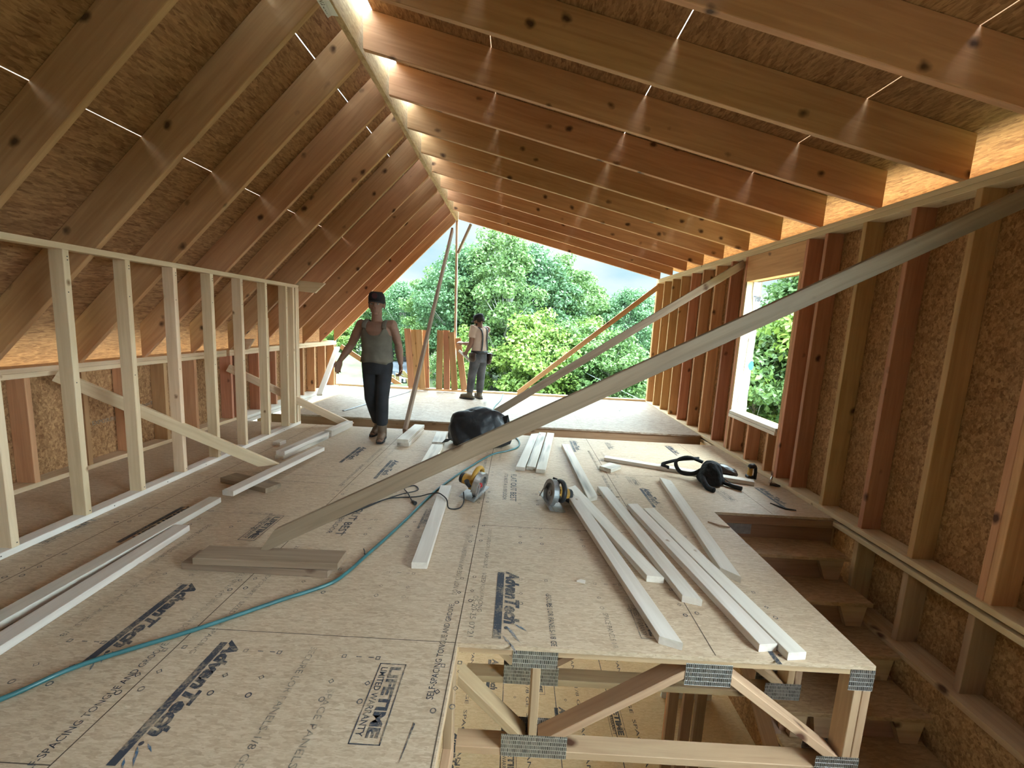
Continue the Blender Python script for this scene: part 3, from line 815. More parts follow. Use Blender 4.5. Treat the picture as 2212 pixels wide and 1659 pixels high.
win = empty('window_1', (XC, (WY0 + WY1) / 2, WZ0)); tag(win, kind='structure')
board('window_header', (XR + 0.055, 4.084, 2.161), (XR + 0.055, 5.082, 2.161), 0.281, 0.10, (0, 0, 1), M['stud'], win)
board('window_sill', (XC - 0.005, WY0, WZ0 - 0.0185), (XC - 0.005, WY1, WZ0 - 0.0185), 0.165, 0.036, (1, 0, 0), M['whitewood'], win)
board('window_sill', (XC - 0.01, WY0, WZ0 - 0.0565), (XC - 0.01, WY1, WZ0 - 0.0565), 0.165, 0.036, (1, 0, 0), M['whitewood'], win)
jb = MB().box((XR + 0.004, 5.040, WZ0), (XR + 0.138, 5.0448, 2.018)); jb.build('lit_jamb_face', M['cream'], win)  # pale sheet over the jack stud, its lit tone put in the colour
# torn house-wrap flap folded round the far jamb, printing seen back to front
prof = [(2.018, 0.078), (1.90, 0.075), (1.80, 0.090), (1.68, 0.108), (1.50, 0.112), (1.30, 0.100), (1.05, 0.092), (0.86, 0.088), (0.72, 0.080), (0.64, 0.060), (0.60, 0.078), (0.55, 0.100), (0.516, 0.108)]
fl_ = MB(); vs = []; fs = []
for z, xo in prof:
    bulge = 0.012 * math.sin(z * 9)
    vs += [(XR + xo, 5.036 - 0.004 + bulge * 0.3, z), (XR + 0.15, 5.030 - abs(bulge), z), (XR + 0.162, 5.02 - abs(bulge) * 1.2, z),
           (XR + xo, 5.0375 - 0.004 + bulge * 0.3, z), (XR + 0.15, 5.0315 - abs(bulge), z), (XR + 0.162, 5.0215 - abs(bulge) * 1.2, z)]
for i in range(len(prof) - 1):
    a, c = 6 * i, 6 * i + 6
    fs += [(a, a + 1, c + 1, c), (a + 1, a + 2, c + 2, c + 1), (a + 4, a + 3, c + 3, c + 4), (a + 5, a + 4, c + 4, c + 5)]
wrapo = fl_.add(vs, fs).build('house_wrap', M['wrap'], win)
vs, fs = text_mesh('er', 0.12, 0, 0.02, 0.085)
MB().add([(XR + 0.165 - v.x, 5.012, 1.80 + v.y * 1.15) for v in vs], fs).build('wrap_lettering', M['ink'], wrapo)
MB().prism([(0.012 * 0 + XR + 0.152 + 0.028 * math.cos(t), 1.06 + 0.055 * math.sin(t)) for t in [2 * math.pi * k / 14 for k in range(14)]], 'y', 5.006, 5.008).build('wrap_emblem', M['tealink'], wrapo)

# ================================================================== LEFT LOW WALL
wl = MB().box((-3.695, Y0, -0.02), (-3.683, 8.36, 0.905)).build('wall_left', M['wallosb']); tag(wl, kind='structure')
XL = XB - W6 / 2
ysL = [4.22 + S16 * k for k in range(-13, 2)] + [5.225, 5.31] + [5.80 + S16 * k for k in range(0, 6)] + [8.225, 8.30]
for y in ysL:
    board('stud', (XL, y + T / 2, 0.038), (XL, y + T / 2, 0.829), W6, T, (1, 0, 0), M['stud'], wl)
for z in (0.848, 0.886):
    board('top_plate', (XL, Y0, z), (XL, 5.16, z), W6, T - 0.001, (1, 0, 0), M['pine'], wl)
    board('top_plate', (XL, 5.22, z), (XL, 8.34, z), W6, T - 0.001, (1, 0, 0), M['pine'], wl)
board('sole_plate', (XL, Y0, 0.019), (XL, 5.3, 0.019), W6, T - 0.001, (1, 0, 0), M['pine'], wl)
board('sole_plate', (XL + 0.04, 5.34, 0.019), (XL + 0.04, 8.3, 0.019), W6 + 0.08, T - 0.001, (1, 0, 0), M['whitewood'], wl)
board('sole_plate', (XL + 0.05, 5.36, -0.025), (XL + 0.05, 7.6, -0.025), W6 + 0.10, T - 0.001, (1, 0, 0), M['whitewood'], wl)
p4 = MB()
for (y, z, s) in ((4.05, 0.40, 'AdvanTech'), (4.5, 0.42, '7/16 OSB'), (3.6, 0.33, 'EXPOSURE 1')):
    vs, fs = text_mesh(s, 0.05, 0, 0.02, 0.26)
    p4.add([(-3.6815, y + v.x, z + v.y) for v in vs], fs)
p4.build('panel_lettering', M['faint'], wl)

# ================================================================== PARTITION FRAME (left)
part = empty('partition_frame', (XK - W4 / 2, 2.9, 0)); tag(part, 'pale pine stud partition frame standing on the floor along the left side', 'wall frame')
XP = XK - W4 / 2
for k in range(-9, 7):
    y = 2.5595 + S16 * k
    board('stud', (XP, y + T / 2, 0.038), (XP, y + T / 2, 1.698), W4, T, (1, 0, 0), M['pine'], part)
for y in (5.215, 5.255):
    board('stud', (XP, y + T / 2, 0.038), (XP, y + T / 2, 1.698), W4, T, (1, 0, 0), M['pine'], part)
board('stud', (XP, 5.170, 0.038), (XP, 5.170, 1.698), W4, T, (1, 0, 0), M['pine'], part)
board('top_plate', (XP, Y0, 1.717), (XP, 5.29, 1.717), W4, T, (1, 0, 0), M['pine'], part, sk1=0.0, skz1=-0.5)
board('sole_plate', (XP, Y0, 0.019), (XP, 5.295, 0.019), W4, T, (1, 0, 0), M['whitewood'], part)
nl = MB()
for k in range(-2, 8):
    y = 2.5595 + S16 * k + T / 2
    for z in (1.66, 1.64, 1.45, 0.06, 0.9): nl.cyl((XK - 0.002, y + 0.006 * math.sin(z * 20), z), (XK + 0.002, y + 0.006 * math.sin(z * 20), z), 0.0035, 6)
for y in (2.1, 2.75, 3.2, 3.62, 4.02, 4.42, 4.9): nl.cyl((XK - 0.002, y, 0.02), (XK + 0.002, y, 0.02), 0.0035, 6)
tag(nl.build('nail_heads', M['nail'], part), kind='stuff')

# ================================================================== FLOOR TRUSSES, STAIRS, LOWER LEVEL
def truss(y, label, full=True):
    """Open-web floor truss of flat two-by-fours; y is the front face."""
    yc = y + W4 / 2
    r = empty('floor_truss', (0.73, yc, -0.575)); tag(r, label, 'floor truss', 'floor trusses under the stairwell edge')
    xa, xb = -0.185, 1.655
    def mem(name, x0, z0, x1, z1, sk0=0.0, sk1=0.0):
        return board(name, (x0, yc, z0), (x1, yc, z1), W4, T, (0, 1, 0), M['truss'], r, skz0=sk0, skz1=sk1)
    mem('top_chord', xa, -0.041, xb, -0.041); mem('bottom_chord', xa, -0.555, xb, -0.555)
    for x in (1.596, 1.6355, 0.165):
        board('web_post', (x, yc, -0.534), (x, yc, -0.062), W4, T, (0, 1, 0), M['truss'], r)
    mem('web_diagonal', -0.185, -0.20, 0.135, -0.515, -0.9, -0.9)
    mem('web_diagonal', 0.195, -0.515, 0.86, -0.083, 0.6, 0.6)
    mem('web_diagonal', 0.975, -0.083, 1.572, -0.515, -0.6, -0.6)
    for x0, x1, z0, z1 in ((0.054, 0.256, -0.115, -0.032), (0.023, 0.325, -0.572, -0.458), (0.824, 1.03, -0.155, -0.048), (1.46, 1.656, -0.576, -0.478), (1.548, 1.656, -0.135, -0.03)):
        for yf in (y - 0.002, y + W4):
            MB().box((x0, yf, z0), (x1, yf + 0.002, z1)).build('nail_plate', M['plate'], r)
    return r
truss(1.706, 'open-web floor truss with punched steel plates along the near edge of the floor')
truss(2.105, 'floor truss just behind the near one, seen through its open web')
truss(2.51, 'floor truss third back under the floor, mostly hidden behind two others')

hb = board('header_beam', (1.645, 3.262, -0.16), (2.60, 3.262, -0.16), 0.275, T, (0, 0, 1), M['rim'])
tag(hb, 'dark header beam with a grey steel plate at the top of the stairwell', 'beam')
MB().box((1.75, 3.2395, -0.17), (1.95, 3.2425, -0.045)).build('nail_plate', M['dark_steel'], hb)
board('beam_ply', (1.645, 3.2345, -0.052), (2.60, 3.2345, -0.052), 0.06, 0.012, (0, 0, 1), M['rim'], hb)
rj = board('rim_joist', (-0.209, 0.72, -0.041), (-0.209, 1.69, -0.041), T, T, (0, 0, 1), M['truss'])
tag(rj, 'rim joist assembly under the floor edge on the left of the stairwell opening', 'joist')
board('lower_chord', (-0.209, 0.72, -0.50), (-0.209, 1.69, -0.50), W6, T, (0, 0, 1), M['truss'], rj)
board('post', (-0.209, 1.64, -0.43), (-0.209, 1.64, -0.061), W4, T, (0, 1, 0), M['truss'], rj)
board('post', (-0.209, 1.20, -0.43), (-0.209, 1.20, -0.061), W4, T, (0, 1, 0), M['truss'], rj)

st = empty('staircase', (2.1, 1.6, -2.6)); tag(st, 'rough wooden stair flight going down along the right wall', 'staircase')
NT = 12
for k in range(1, NT + 1):
    z = -0.19 * k; yb, yf = 3.235 - 0.25 * (k - 1), 3.24 - 0.25 * k
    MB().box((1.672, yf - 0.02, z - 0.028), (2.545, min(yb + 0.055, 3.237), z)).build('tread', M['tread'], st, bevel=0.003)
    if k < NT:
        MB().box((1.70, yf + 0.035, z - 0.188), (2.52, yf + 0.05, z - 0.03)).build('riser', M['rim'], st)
    for (xa, xb, sl) in ((1.74, 1.83, 0.0), (1.86, 1.98, 0.4), (2.33, 2.52, 0.55)):
        w = xb - xa
        if k % 2 and xa == 1.86: continue
        MB().prism([(xa, z - 0.029), (xb, z - 0.029), (xb - w * 0.12, z - 0.185), (xa + w * sl * 0.6, z - 0.185)], 'y', yf - 0.002, yf + 0.034).build('stair_cleat', M['truss'], st)
for x in (1.69, 2.53):
    board('stringer', (x, 3.20, -0.36), (x, 0.28, -2.58), 0.20, T, (0, -0.6, 0.8), M['rim'], st)

# lower level: framing seen through the truss webs, and unseen outside walls added to cut its light
lw = empty('wall_lower', (1.6, 3.0, -2.6)); tag(lw, kind='structure')
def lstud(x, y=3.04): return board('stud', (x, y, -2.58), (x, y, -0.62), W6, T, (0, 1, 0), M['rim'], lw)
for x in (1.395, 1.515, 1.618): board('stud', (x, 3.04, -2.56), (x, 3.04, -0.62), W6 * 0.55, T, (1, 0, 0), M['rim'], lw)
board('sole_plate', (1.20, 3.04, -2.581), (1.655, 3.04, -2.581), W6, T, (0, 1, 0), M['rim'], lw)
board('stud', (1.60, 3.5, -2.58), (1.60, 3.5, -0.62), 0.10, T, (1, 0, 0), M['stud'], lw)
MB().box((1.80, 4.2, -2.60), (2.35, 4.23, -0.7)).build('white_standin', M['white_standin'], lw)  # white sheet standing in for daylight through a lower opening
MB().add([(1.60, 3.46, -1.66), (1.70, 3.46, -1.64), (1.70, 3.44, -1.60), (1.62, 3.45, -1.56), (1.60, 3.44, -1.60), (1.655, 3.45, -1.80)], [(0, 1, 2, 3, 4), (0, 5, 1)]).build('paper_scrap', M['paper'], lw)
ext = MB().box((-3.70, Y0 - 0.02, -2.60), (2.75, Y0, -0.02))
ext2 = MB().box((-3.72, Y0, -2.60), (-3.70, 8.36, -0.30)).build('wall_side', M['wallosb']); tag(ext2, kind='structure')
exo = ext.build('wall_rear', M['wallosb']); tag(exo, kind='structure')
# unseen upper rear gable end, closed to keep light out
def rear(x0, x1, z0, z1): return MB().box((x0, Y0 - 0.02, z0), (x1, Y0, z1))
rw = MB()
rw.prism([(-3.55, 0.0), (2.62, 0.0), (2.62, 2.50), (-1.24, 3.50), (-3.55, 1.10)], 'y', Y0 - 0.02, Y0)
rwo = rw.build('wall_back', M['wallosb']); tag(rwo, kind='structure')

# ================================================================== BRACES
def thing_board(name, label, cat, a, b, w=W4, t=T, side=(0, 0, 1), mat='brace', group=None, **k):
    o = board(name, a, b, w, t, side, M[mat], None, **k)
    return tag(o, label, cat, group)
def line_mid(p, q): return (Vector(p) + Vector(q)) / 2
G = 'diagonal wall braces'
sl = (2.164 - 0.871) / (2.415 + 0.015)
thing_board('wall_brace', 'longest dark diagonal brace crossing the whole view from floor blocks to right wall', 'brace',
            (-1.34, 2.224, 0.121), (2.68, 2.224, 2.262), side=(0, 0, 1), group=G, sk0=1.85, sk1=0.0)
thing_board('wall_brace', 'diagonal brace from behind the black plastic heap up to the stud left of the window', 'brace',
            (-0.66, 5.15, 0.005), (2.60, 5.15, 2.235), side=(0, 0, 1), group=G, sk0=1.2)
thing_board('wall_brace', 'thin far diagonal brace from the deck edge to the end stud of the right wall', 'brace',
            (0.06, 8.2, 0.075), (2.598, 8.2, 2.235), side=(0, 0, 1), mat='stud', group=G, sk0=0.6)
thing_board('ridge_prop', 'leaning prop running from the floor beside the walking man up to the ridge end', 'prop',
            (-1.298, 4.985, 0.035), (-1.292, 8.13, 3.06), w=W4, t=T, side=(0, -1, 1), mat='brace', sk0=0.5)
thing_board('ridge_post', 'upright post holding the ridge end above the standing boards', 'post',
            (-1.185, 8.315, 0.07), (-1.238, 8.315, 3.255), w=W4, t=T, side=(0, 1, 0), mat='pine')
thing_board('gable_strut', 'short slanting strut between the ridge post and the last right rafter', 'strut',
            (-1.19, 8.205, 2.66), (-0.965, 8.205, 3.19), w=W4, t=T, side=(0, 1, 0), mat='brace')
thing_board('wall_brace', 'knee brace passing between the partition studs down to a block on the floor', 'brace',
            (-3.44, 3.13, 0.84), (-2.13, 3.60, 0.055), side=(0, 0, 1), mat='pine', group=G, sk0=0, sk1=1.6)
thing_board('wall_brace', 'knee brace from the low left wall past the partition end to the floor step', 'brace',
            (-3.47, 5.08, 0.70), (-2.14, 5.32, 0.03), side=(0, 0, 1), mat='pine', group=G, sk1=1.9)
thing_board('wall_brace', 'pale brace leaning on the far end of the low left wall, foot towards the viewer', 'brace',
            (-3.47, 8.22, 0.78), (-3.25, 6.98, 0.065), side=(1, 0, 0), mat='whitewood', group=G)
thing_board('wall_brace', 'brace behind the walking man from the low wall end down along the gable edge', 'brace',
            (-3.45, 8.34, 0.80), (-2.30, 8.34, 0.11), side=(0, 0, 1), mat='stud', group=G, sk1=1.4)
thing_board('corner_post', 'slim upright post under the rafters behind the end of the partition', 'post',
            (-3.10, 5.24, 0.001), (-3.10, 5.24, 1.32), w=T, t=W4, side=(1, 0, 0), mat='pine')
thing_board('rafter_block', 'short pale block fixed between rafters at the top end of the partition', 'block',
            (-2.80, 5.32, 1.735), (-2.45, 5.32, 1.715), w=0.13, t=T, side=(0.3, 0, 1), mat='pine', sk1=0.9)
thing_board('rafter_block', 'short pale block fixed under a rafter above the low left wall', 'block',
            (-3.50, 5.27, 0.975), (-3.30, 5.27, 0.985), w=0.13, t=T, side=(0.2, 0, 1), mat='pine', sk1=0.7)

# ================================================================== UPRIGHT BOARDS AT THE FAR EDGE
G = 'boards standing on end at the gable edge'
up = [(-2.108, -2.00, 1.215, 'leftmost upright board of the left cluster at the gable edge'),
      (-1.995, -1.89, 1.20, 'second upright board of the left cluster at the gable edge'),
      (-1.885, -1.79, 1.205, 'third, redder upright board of the left cluster at the gable edge'),
      (-1.775, -1.725, 1.20, 'rightmost upright board of the left cluster, its pale edge showing'),
      (-1.475, -1.465, 1.215, 'leftmost upright board of the right cluster beside the ridge post'),
      (-1.365, -1.32, 1.22, 'second upright board of the right cluster, in front of the ridge post'),
      (-1.265, -1.16, 1.19, 'leaning upright board right of the ridge post'),
      (-1.14, -0.975, 1.08, 'slanting upright board held by the standing man')]
for i, (x0, x1, h, lb) in enumerate(up):
    y = 8.17 + (0.04 if i % 2 else 0.0) + (0.03 if i == 3 else 0)
    tl_ = (x1 - x0) / h
    thing_board('upright_board', lb, 'board', (x1, y, 0.074), (x0, y + 0.02, h), w=0.118, t=T, side=(1, 0, 0), mat='stud', group=G, sk0=tl_, sk1=-0.05)

# ================================================================== LOOSE BOARDS ON THE NEAR FLOOR
G = 'loose boards on the floor'
def loose(label, a, b, z=0.0, z1=None, w=W4, t=T, mat='board', name='loose_board', group=G, **k):
    z1 = z if z1 is None else z1
    d = Vector((b[0] - a[0], b[1] - a[1], 0)); s = Vector((-d.y, d.x, 0))
    return thing_board(name, label, 'board', (a[0], a[1], z + t / 2 + 0.001), (b[0], b[1], z1 + t / 2 + 0.001), w, t, s, mat, group, **k)
loose('pale mitred board, leftmost of the fan of boards right of the saws', (0.757, 1.735), (0.507, 3.235), 0, 0.0395, sk0=0.55, sk1=0.75)
loose('mitred board lying half under the leftmost board of the fan', (0.845, 2.225), (0.537, 3.52), 0, 0, sk0=0.35, sk1=-0.6)
loose('short offcut under the far ends of the fan, touching the right saw', (0.475, 3.21), (0.395, 3.52), 0, 0, sk0=0.0, sk1=0.0)
loose('third board of the fan, with one splintered broken end', (0.98, 2.05), (0.812, 3.555), 0, 0, sk0=0.45, sk1=0.2)
loose('left one of the two long boards lying side by side in the fan', (1.196, 1.742), (0.982, 3.222), 0, 0)
loose('right one of the two long boards side by side, nearest the stairwell corner', (1.298, 1.70), (1.090, 3.155), 0, 0)
loose('single pale board lying nearest the stairwell edge, its near end cut slanted', (1.307, 2.31), (1.455, 3.84), 0, 0, sk0=0.9, sk1=0.8)
loose('mud-marked board between the row of three and the fan', (0.684, 3.32), (0.632, 4.86), 0, 0, mat='dirty', sk0=-0.6)
loose('long narrow board running right under the black tool bag', (1.012, 4.45), (2.326, 3.922), 0, 0)
loose('small square offcut lying alone left of the tool bag', (0.94, 4.075), (1.07, 4.21), 0, 0, w=0.13, mat='dirty', name='offcut_block')
loose('left board of the row of three marked boards, far end mitred', (0.097, 3.957), (0.29, 5.27), 0, 0, mat='dirty', sk1=-0.9)
loose('middle board of the row of three marked boards', (0.200, 3.985), (0.392, 5.35), 0, 0, mat='dirty')
loose('right board of the row of three marked boards', (0.291, 3.92), (0.497, 5.35), 0, 0, mat='dirty')
loose('white-faced board left of the left saw, the cord lying over it', (-0.484, 2.233), (-0.527, 3.393), 0, 0)
loose('outer one of two long white boards by the partition, running out of view at left', (-2.139, 2.93), (-2.176, 0.95), 0, 0)
loose('inner one of two long white boards, running out of view at lower left', (-2.045, 2.506), (-1.998, 1.12), 0, 0)
loose('pale board propped over blocks in front of the partition', (-2.065, 2.961), (-1.92, 4.129), 0.0395, 0.0395)
loose('dark offcut under the propped board, below the knee brace foot', (-2.33, 3.36), (-1.86, 3.19), 0, 0, w=W6, mat='brace', name='offcut_block')
loose('lower one of two stacked long boards behind the propped board', (-2.215, 3.91), (-2.13, 4.70), 0, 0, mat='dirty')
loose('upper one of two stacked long boards behind the propped board', (-2.212, 3.925), (-2.125, 4.70), 0.0395, 0.0395, mat='dirty')
loose('thick muddy timber beside the knee brace foot at the floor step', (-2.126, 4.765), (-2.075, 5.27), 0, 0, t=0.076, mat='dirty')
loose('tiny pale block lying alone near the partition', (-2.482, 4.33), (-2.47, 4.43), 0, 0, w=0.085, mat='dirty', name='offcut_block')
loose('lower one of two stacked boards at the prop foot beside the walking man', (-1.195, 4.545), (-1.175, 5.22), 0, 0, w=0.13, mat='dirty')
loose('upper one of two stacked boards at the prop foot beside the walking man', (-1.206, 4.55), (-1.18, 5.265), 0.0395, 0.0395, w=0.13, mat='dirty')
loose('far one of two muddy boards left of the black plastic heap', (-0.83, 4.66), (-0.868, 5.11), 0, 0, w=0.135, mat='dirty')
loose('near one of two muddy boards left of the black plastic heap', (-0.80, 3.88), (-0.82, 4.57), 0, 0, w=0.125, mat='dirty')
loose('upper plank of the stack at the foot of the longest brace', (-1.665, 2.158), (-0.90, 2.18), 0.0395, 0.0395, w=0.135, mat='brace', name='foot_plank')
loose('lower plank of the stack at the foot of the longest brace', (-1.735, 2.172), (-0.945, 2.165), 0, 0, w=0.135, mat='brace', name='foot_plank')

# small litter
def chip(label, pts, mat='board', name='wood_chip'):
    mb = MB(); n = len(pts)
    mb.add([(x, y, 0.0015) for x, y in pts] + [(x + 0.001, y + 0.001, 0.010) for x, y in pts], [tuple(reversed(range(n))), tuple(range(n, 2 * n))] + [(i, (i + 1) % n, n + (i + 1) % n, n + i) for i in range(n)])
    return tag(mb.build(name, M[mat]), label, 'debris')
chip('small pale wood chip in front of the fan of boards', [(0.40, 2.19), (0.445, 2.175), (0.45, 2.195), (0.425, 2.205)])
chip('long dark splinter on the floor near the stairwell corner', [(1.50, 3.04), (1.56, 2.98), (1.63, 2.965), (1.57, 2.995)], 'rim', 'splinter')
chip('thin black strap scrap at the top edge of the stairwell', [(2.22, 3.47), (2.28, 3.36), (2.36, 3.345), (2.30, 3.375)], 'black', 'strap_scrap')
nb = MB().tube([(-0.86, 2.40, 0.006), (-0.845, 2.375, 0.006), (-0.835, 2.345, 0.006), (-0.82, 2.34, 0.006)], 0.0035, 6)
tag(nb.build('bent_nail', M['nail']), 'bent nail lying right of the stack at the longest brace', 'nail')
nb = MB().tube([(0.70, 3.48, 0.005), (0.76, 3.44, 0.005), (0.86, 3.43, 0.005), (0.93, 3.425, 0.005)], 0.0025, 6)
tag(nb.build('wire_scrap', M['nail']), 'thin dark wire scrap between two boards of the fan', 'wire')
ss = board('straightedge', (-1.985, 7.95, 0.037), (-2.45, 6.0, 0.037), 0.035, 0.012, (1, 0, 0), M['dark_steel'])
tag(ss, 'thin dark straightedge lying across the far deck behind the walking man', 'straightedge')

# ================================================================== HOSE AND CORD
def smooth_path(pts, n=10):
    pts = [Vector(p) for p in pts]; out = []
    for i in range(len(pts) - 1):
        p0 = pts[max(i - 1, 0)]; p1 = pts[i]; p2 = pts[i + 1]; p3 = pts[min(i + 2, len(pts) - 1)]
        for k in range(n):
            t = k / n
            out.append(0.5 * ((2 * p1) + (p2 - p0) * t + (2 * p0 - 5 * p1 + 4 * p2 - p3) * t * t + (3 * p1 - p0 - 3 * p2 + p3) * t ** 3))
    return out + [pts[-1]]
hp = [(-2.3, 0.75), (-2.0, 1.02), (-1.734, 1.292), (-1.609, 1.458), (-1.335, 1.667), (-1.096, 1.878), (-0.915, 2.03), (-0.858, 2.15), (-0.815, 2.33), (-0.756, 2.574), (-0.701, 2.834), (-0.653, 3.1), (-0.588, 3.388), (-0.441, 3.834), (-0.214, 4.372), (-0.05, 4.55), (0.07, 4.72), (0.09, 4.95), (0.03, 5.22)]
hz_ = [(x, y, 0.0105) for x, y in hp] + [(-0.05, 5.60, 0.03), (-0.2, 5.80, 0.04), (-0.286, 6.017, 0.04), (-0.313, 6.8, 0.04), (-0.24, 7.5, 0.04), (-0.216, 8.2, 0.04)]
hs = MB().tube(smooth_path(hz_), 0.0092, 10).build('air_hose', M['teal'], smooth=True)
tag(hs, 'teal air hose snaking from the lower left over the floor towards the gable', 'hose')

# ================================================================== CIRCULAR SAWS
def disc(mb, c, nrm, r, th, n=28, hole=0.0):
    c = Vector(c); nrm = Vector(nrm).normalized()
    return mb.tube([c - nrm * th / 2, c + nrm * th / 2], r, n)
def saw(loc, rot, label, grip_col, with_cord):
    """Own frame: x forward, y from motor (-) to blade side (+), z up; shoe at z=0."""
    r = empty('circular_saw', loc); r.matrix_basis = Matrix.Translation(Vector(loc)) @ rot.to_4x4()
    tag(r, label, 'saw', 'circular saws on the floor')
    def put(mb, name, mat, bevel=0.0, smooth=False, lab=None):
        W = r.matrix_basis
        mb.v = [W @ v for v in mb.v]
        o = mb.build(name, M[mat], r, smooth=smooth, bevel=bevel)
        if lab: o['label'] = lab
        return o
    # shoe with blade slot
    sh = MB().box((-0.14, -0.075, 0.0), (0.14, 0.022, 0.004)).box((-0.14, 0.030, 0.0), (0.14, 0.062, 0.004)).box((0.10, 0.022, 0), (0.14, 0.030, 0.004))
    put(sh, 'base_shoe', 'steel')
    c = (0.0, 0.026, 0.075)
    # upper guard: rim plus faces over the top half
    g_ = MB(); pts = [(0.108 * math.cos(t), 0.075 + 0.108 * math.sin(t)) for t in [math.pi * k / 18 for k in range(-1, 20)]]
    inner = [(0.078 * math.cos(t), 0.075 + 0.078 * math.sin(t)) for t in [math.pi * k / 18 for k in range(19, -2, -1)]]
    ring = [(x, z) for x, z in pts + inner]
    n = len(pts)
    for y0, y1 in ((0.004, 0.05),):
        vs = [(x, y0, z) for x, z in ring] + [(x, y1, z) for x, z in ring]
        m2 = len(ring); fs = []
        for k in range(n - 1):
            a, b_, c_, d_ = k, k + 1, m2 - 2 - k, m2 - 1 - k
            fs += [(a, b_, c_, d_), (m2 + d_, m2 + c_, m2 + b_, m2 + a), (a, m2 + a, m2 + b_, b_), (d_, c_, m2 + c_, m2 + d_)]
        fs += [(0, m2 - 1, 2 * m2 - 1, m2), (n - 1, m2 + n - 1, m2 + n, n)]
        g_.add(vs, fs)
    put(g_, 'blade_guard', 'steel' if with_cord else 'dark_steel')
    lg = MB(); pts = [(0.10 * math.cos(t), 0.075 + 0.10 * math.sin(t)) for t in [math.pi + math.pi * k / 14 for k in range(15)]]
    inner = [(0.062 * math.cos(t), 0.075 + 0.062 * math.sin(t)) for t in [2 * math.pi - math.pi * k / 14 for k in range(15)]]
    ring = pts + inner; m2 = len(ring); n = len(pts)
    vs = [(x, 0.012, z) for x, z in ring] + [(x, 0.044, z) for x, z in ring]; fs = []
    for k in range(n - 1):
        a, b_, c_, d_ = k, k + 1, m2 - 2 - k, m2 - 1 - k
        fs += [(a, b_, c_, d_), (m2 + d_, m2 + c_, m2 + b_, m2 + a), (a, m2 + a, m2 + b_, b_), (d_, c_, m2 + c_, m2 + d_)]
    fs += [(0, m2 - 1, 2 * m2 - 1, m2), (n - 1, m2 + n - 1, m2 + n, n)]
    put(lg.add(vs, fs), 'lower_guard', 'dark_steel')
    bl = MB(); teeth = []
    for k in range(48):
        t = 2 * math.pi * k / 48; q = 0.092 if k % 2 else 0.086
        teeth.append((q * math.cos(t), 0.075 + q * math.sin(t)))
    put(bl.prism(teeth, 'y', 0.025, 0.0275), 'blade', 'dark_steel')
    ar = MB(); disc(ar, (0, 0.034, 0.075), (0, 1, 0), 0.022, 0.014); disc(ar, (0, 0.045, 0.075), (0, 1, 0), 0.010, 0.012, 6)
    put(ar, 'arbor_washer', 'red' if with_cord else 'steel')
    mh = MB().tube([(0, 0.004, 0.085), (0, -0.03, 0.085), (0, -0.07, 0.085), (0, -0.115, 0.085)], [0.052, 0.05, 0.046, 0.044], 20)
    mh.box((-0.035, -0.03, 0.06), (0.085, 0.004, 0.10)).tube([(-0.02, -0.02, 0.10), (-0.03, -0.02, 0.145)], [0.03, 0.02], 12)
    put(mh, 'motor_housing', 'yellow', smooth=False)
    put(MB().tube([(0, -0.115, 0.085), (0, -0.14, 0.085), (0, -0.148, 0.085)], [0.045, 0.043, 0.036], 20), 'motor_cap', 'black')
    hd = MB().tube(smooth_path([(0.05, -0.02, 0.12), (0.02, -0.02, 0.175), (-0.05, -0.02, 0.195), (-0.11, -0.02, 0.16), (-0.125, -0.02, 0.10), (-0.09, -0.02, 0.07), (-0.04, -0.02, 0.075)], 5), (0.017, 0.020), 12)
    put(hd, 'handle', grip_col, smooth=True)
    put(MB().tube([(0.09, -0.02, 0.09), (0.115, -0.03, 0.125), (0.125, -0.035, 0.15)], [0.014, 0.018, 0.02], 12), 'front_knob', 'black')
    put(MB().tube([(0.06, 0.056, 0.12), (0.085, 0.060, 0.05), (0.10, 0.062, -0.01 if not with_cord else 0.02)], 0.006, 8), 'guard_lever', 'steel')
    if not with_cord:
        put(MB().tube([(-0.02, -0.10, 0.06), (-0.055, -0.15, 0.05), (-0.07, -0.19, 0.045)], [0.022, 0.02, 0.018], 12), 'battery_grip', 'black')
    return r
from mathutils import Euler
s1 = saw((-0.275, 3.31, 0.028), Euler((math.radians(-10), math.radians(6), math.radians(-112))).to_matrix(), 'yellow corded circular saw, red hub showing, left of the two saws', 'yellow', True)
s2 = saw((0.335, 3.19, 0.030), Euler((math.radians(12), math.radians(-8), math.radians(106))).to_matrix(), 'dusty dark circular saw with grey guard touching the fan of boards', 'black', False)
cp = [(-0.36, 3.22, 0.06), (-0.345, 3.12, 0.02), (-0.371, 3.035, 0.0065), (-0.445, 3.03, 0.0065), (-0.47, 3.08, 0.050), (-0.52, 3.16, 0.052), (-0.565, 3.20, 0.050), (-0.635, 3.215, 0.030), (-0.729, 3.205, 0.0065), (-0.93, 3.142, 0.0065), (-1.048, 2.965, 0.0065), (-1.134, 2.838, 0.0065), (-1.2, 2.75, 0.0065),
      (-1.16, 2.83, 0.0065), (-1.0, 3.06, 0.0065), (-0.86, 3.20, 0.018), (-0.752, 3.335, 0.0065), (-0.80, 3.43, 0.0065), (-0.865, 3.36, 0.0065), (-0.80, 3.22, 0.022), (-0.735, 3.10, 0.0065)]
co = MB().tube(smooth_path(cp, 7), 0.0048, 8).build('power_cord', M['black'], s1, smooth=True)
MB().tube([(-0.735, 3.10, 0.012), (-0.705, 3.065, 0.014)], [0.012, 0.015], 10).build('plug', M['black'], co)

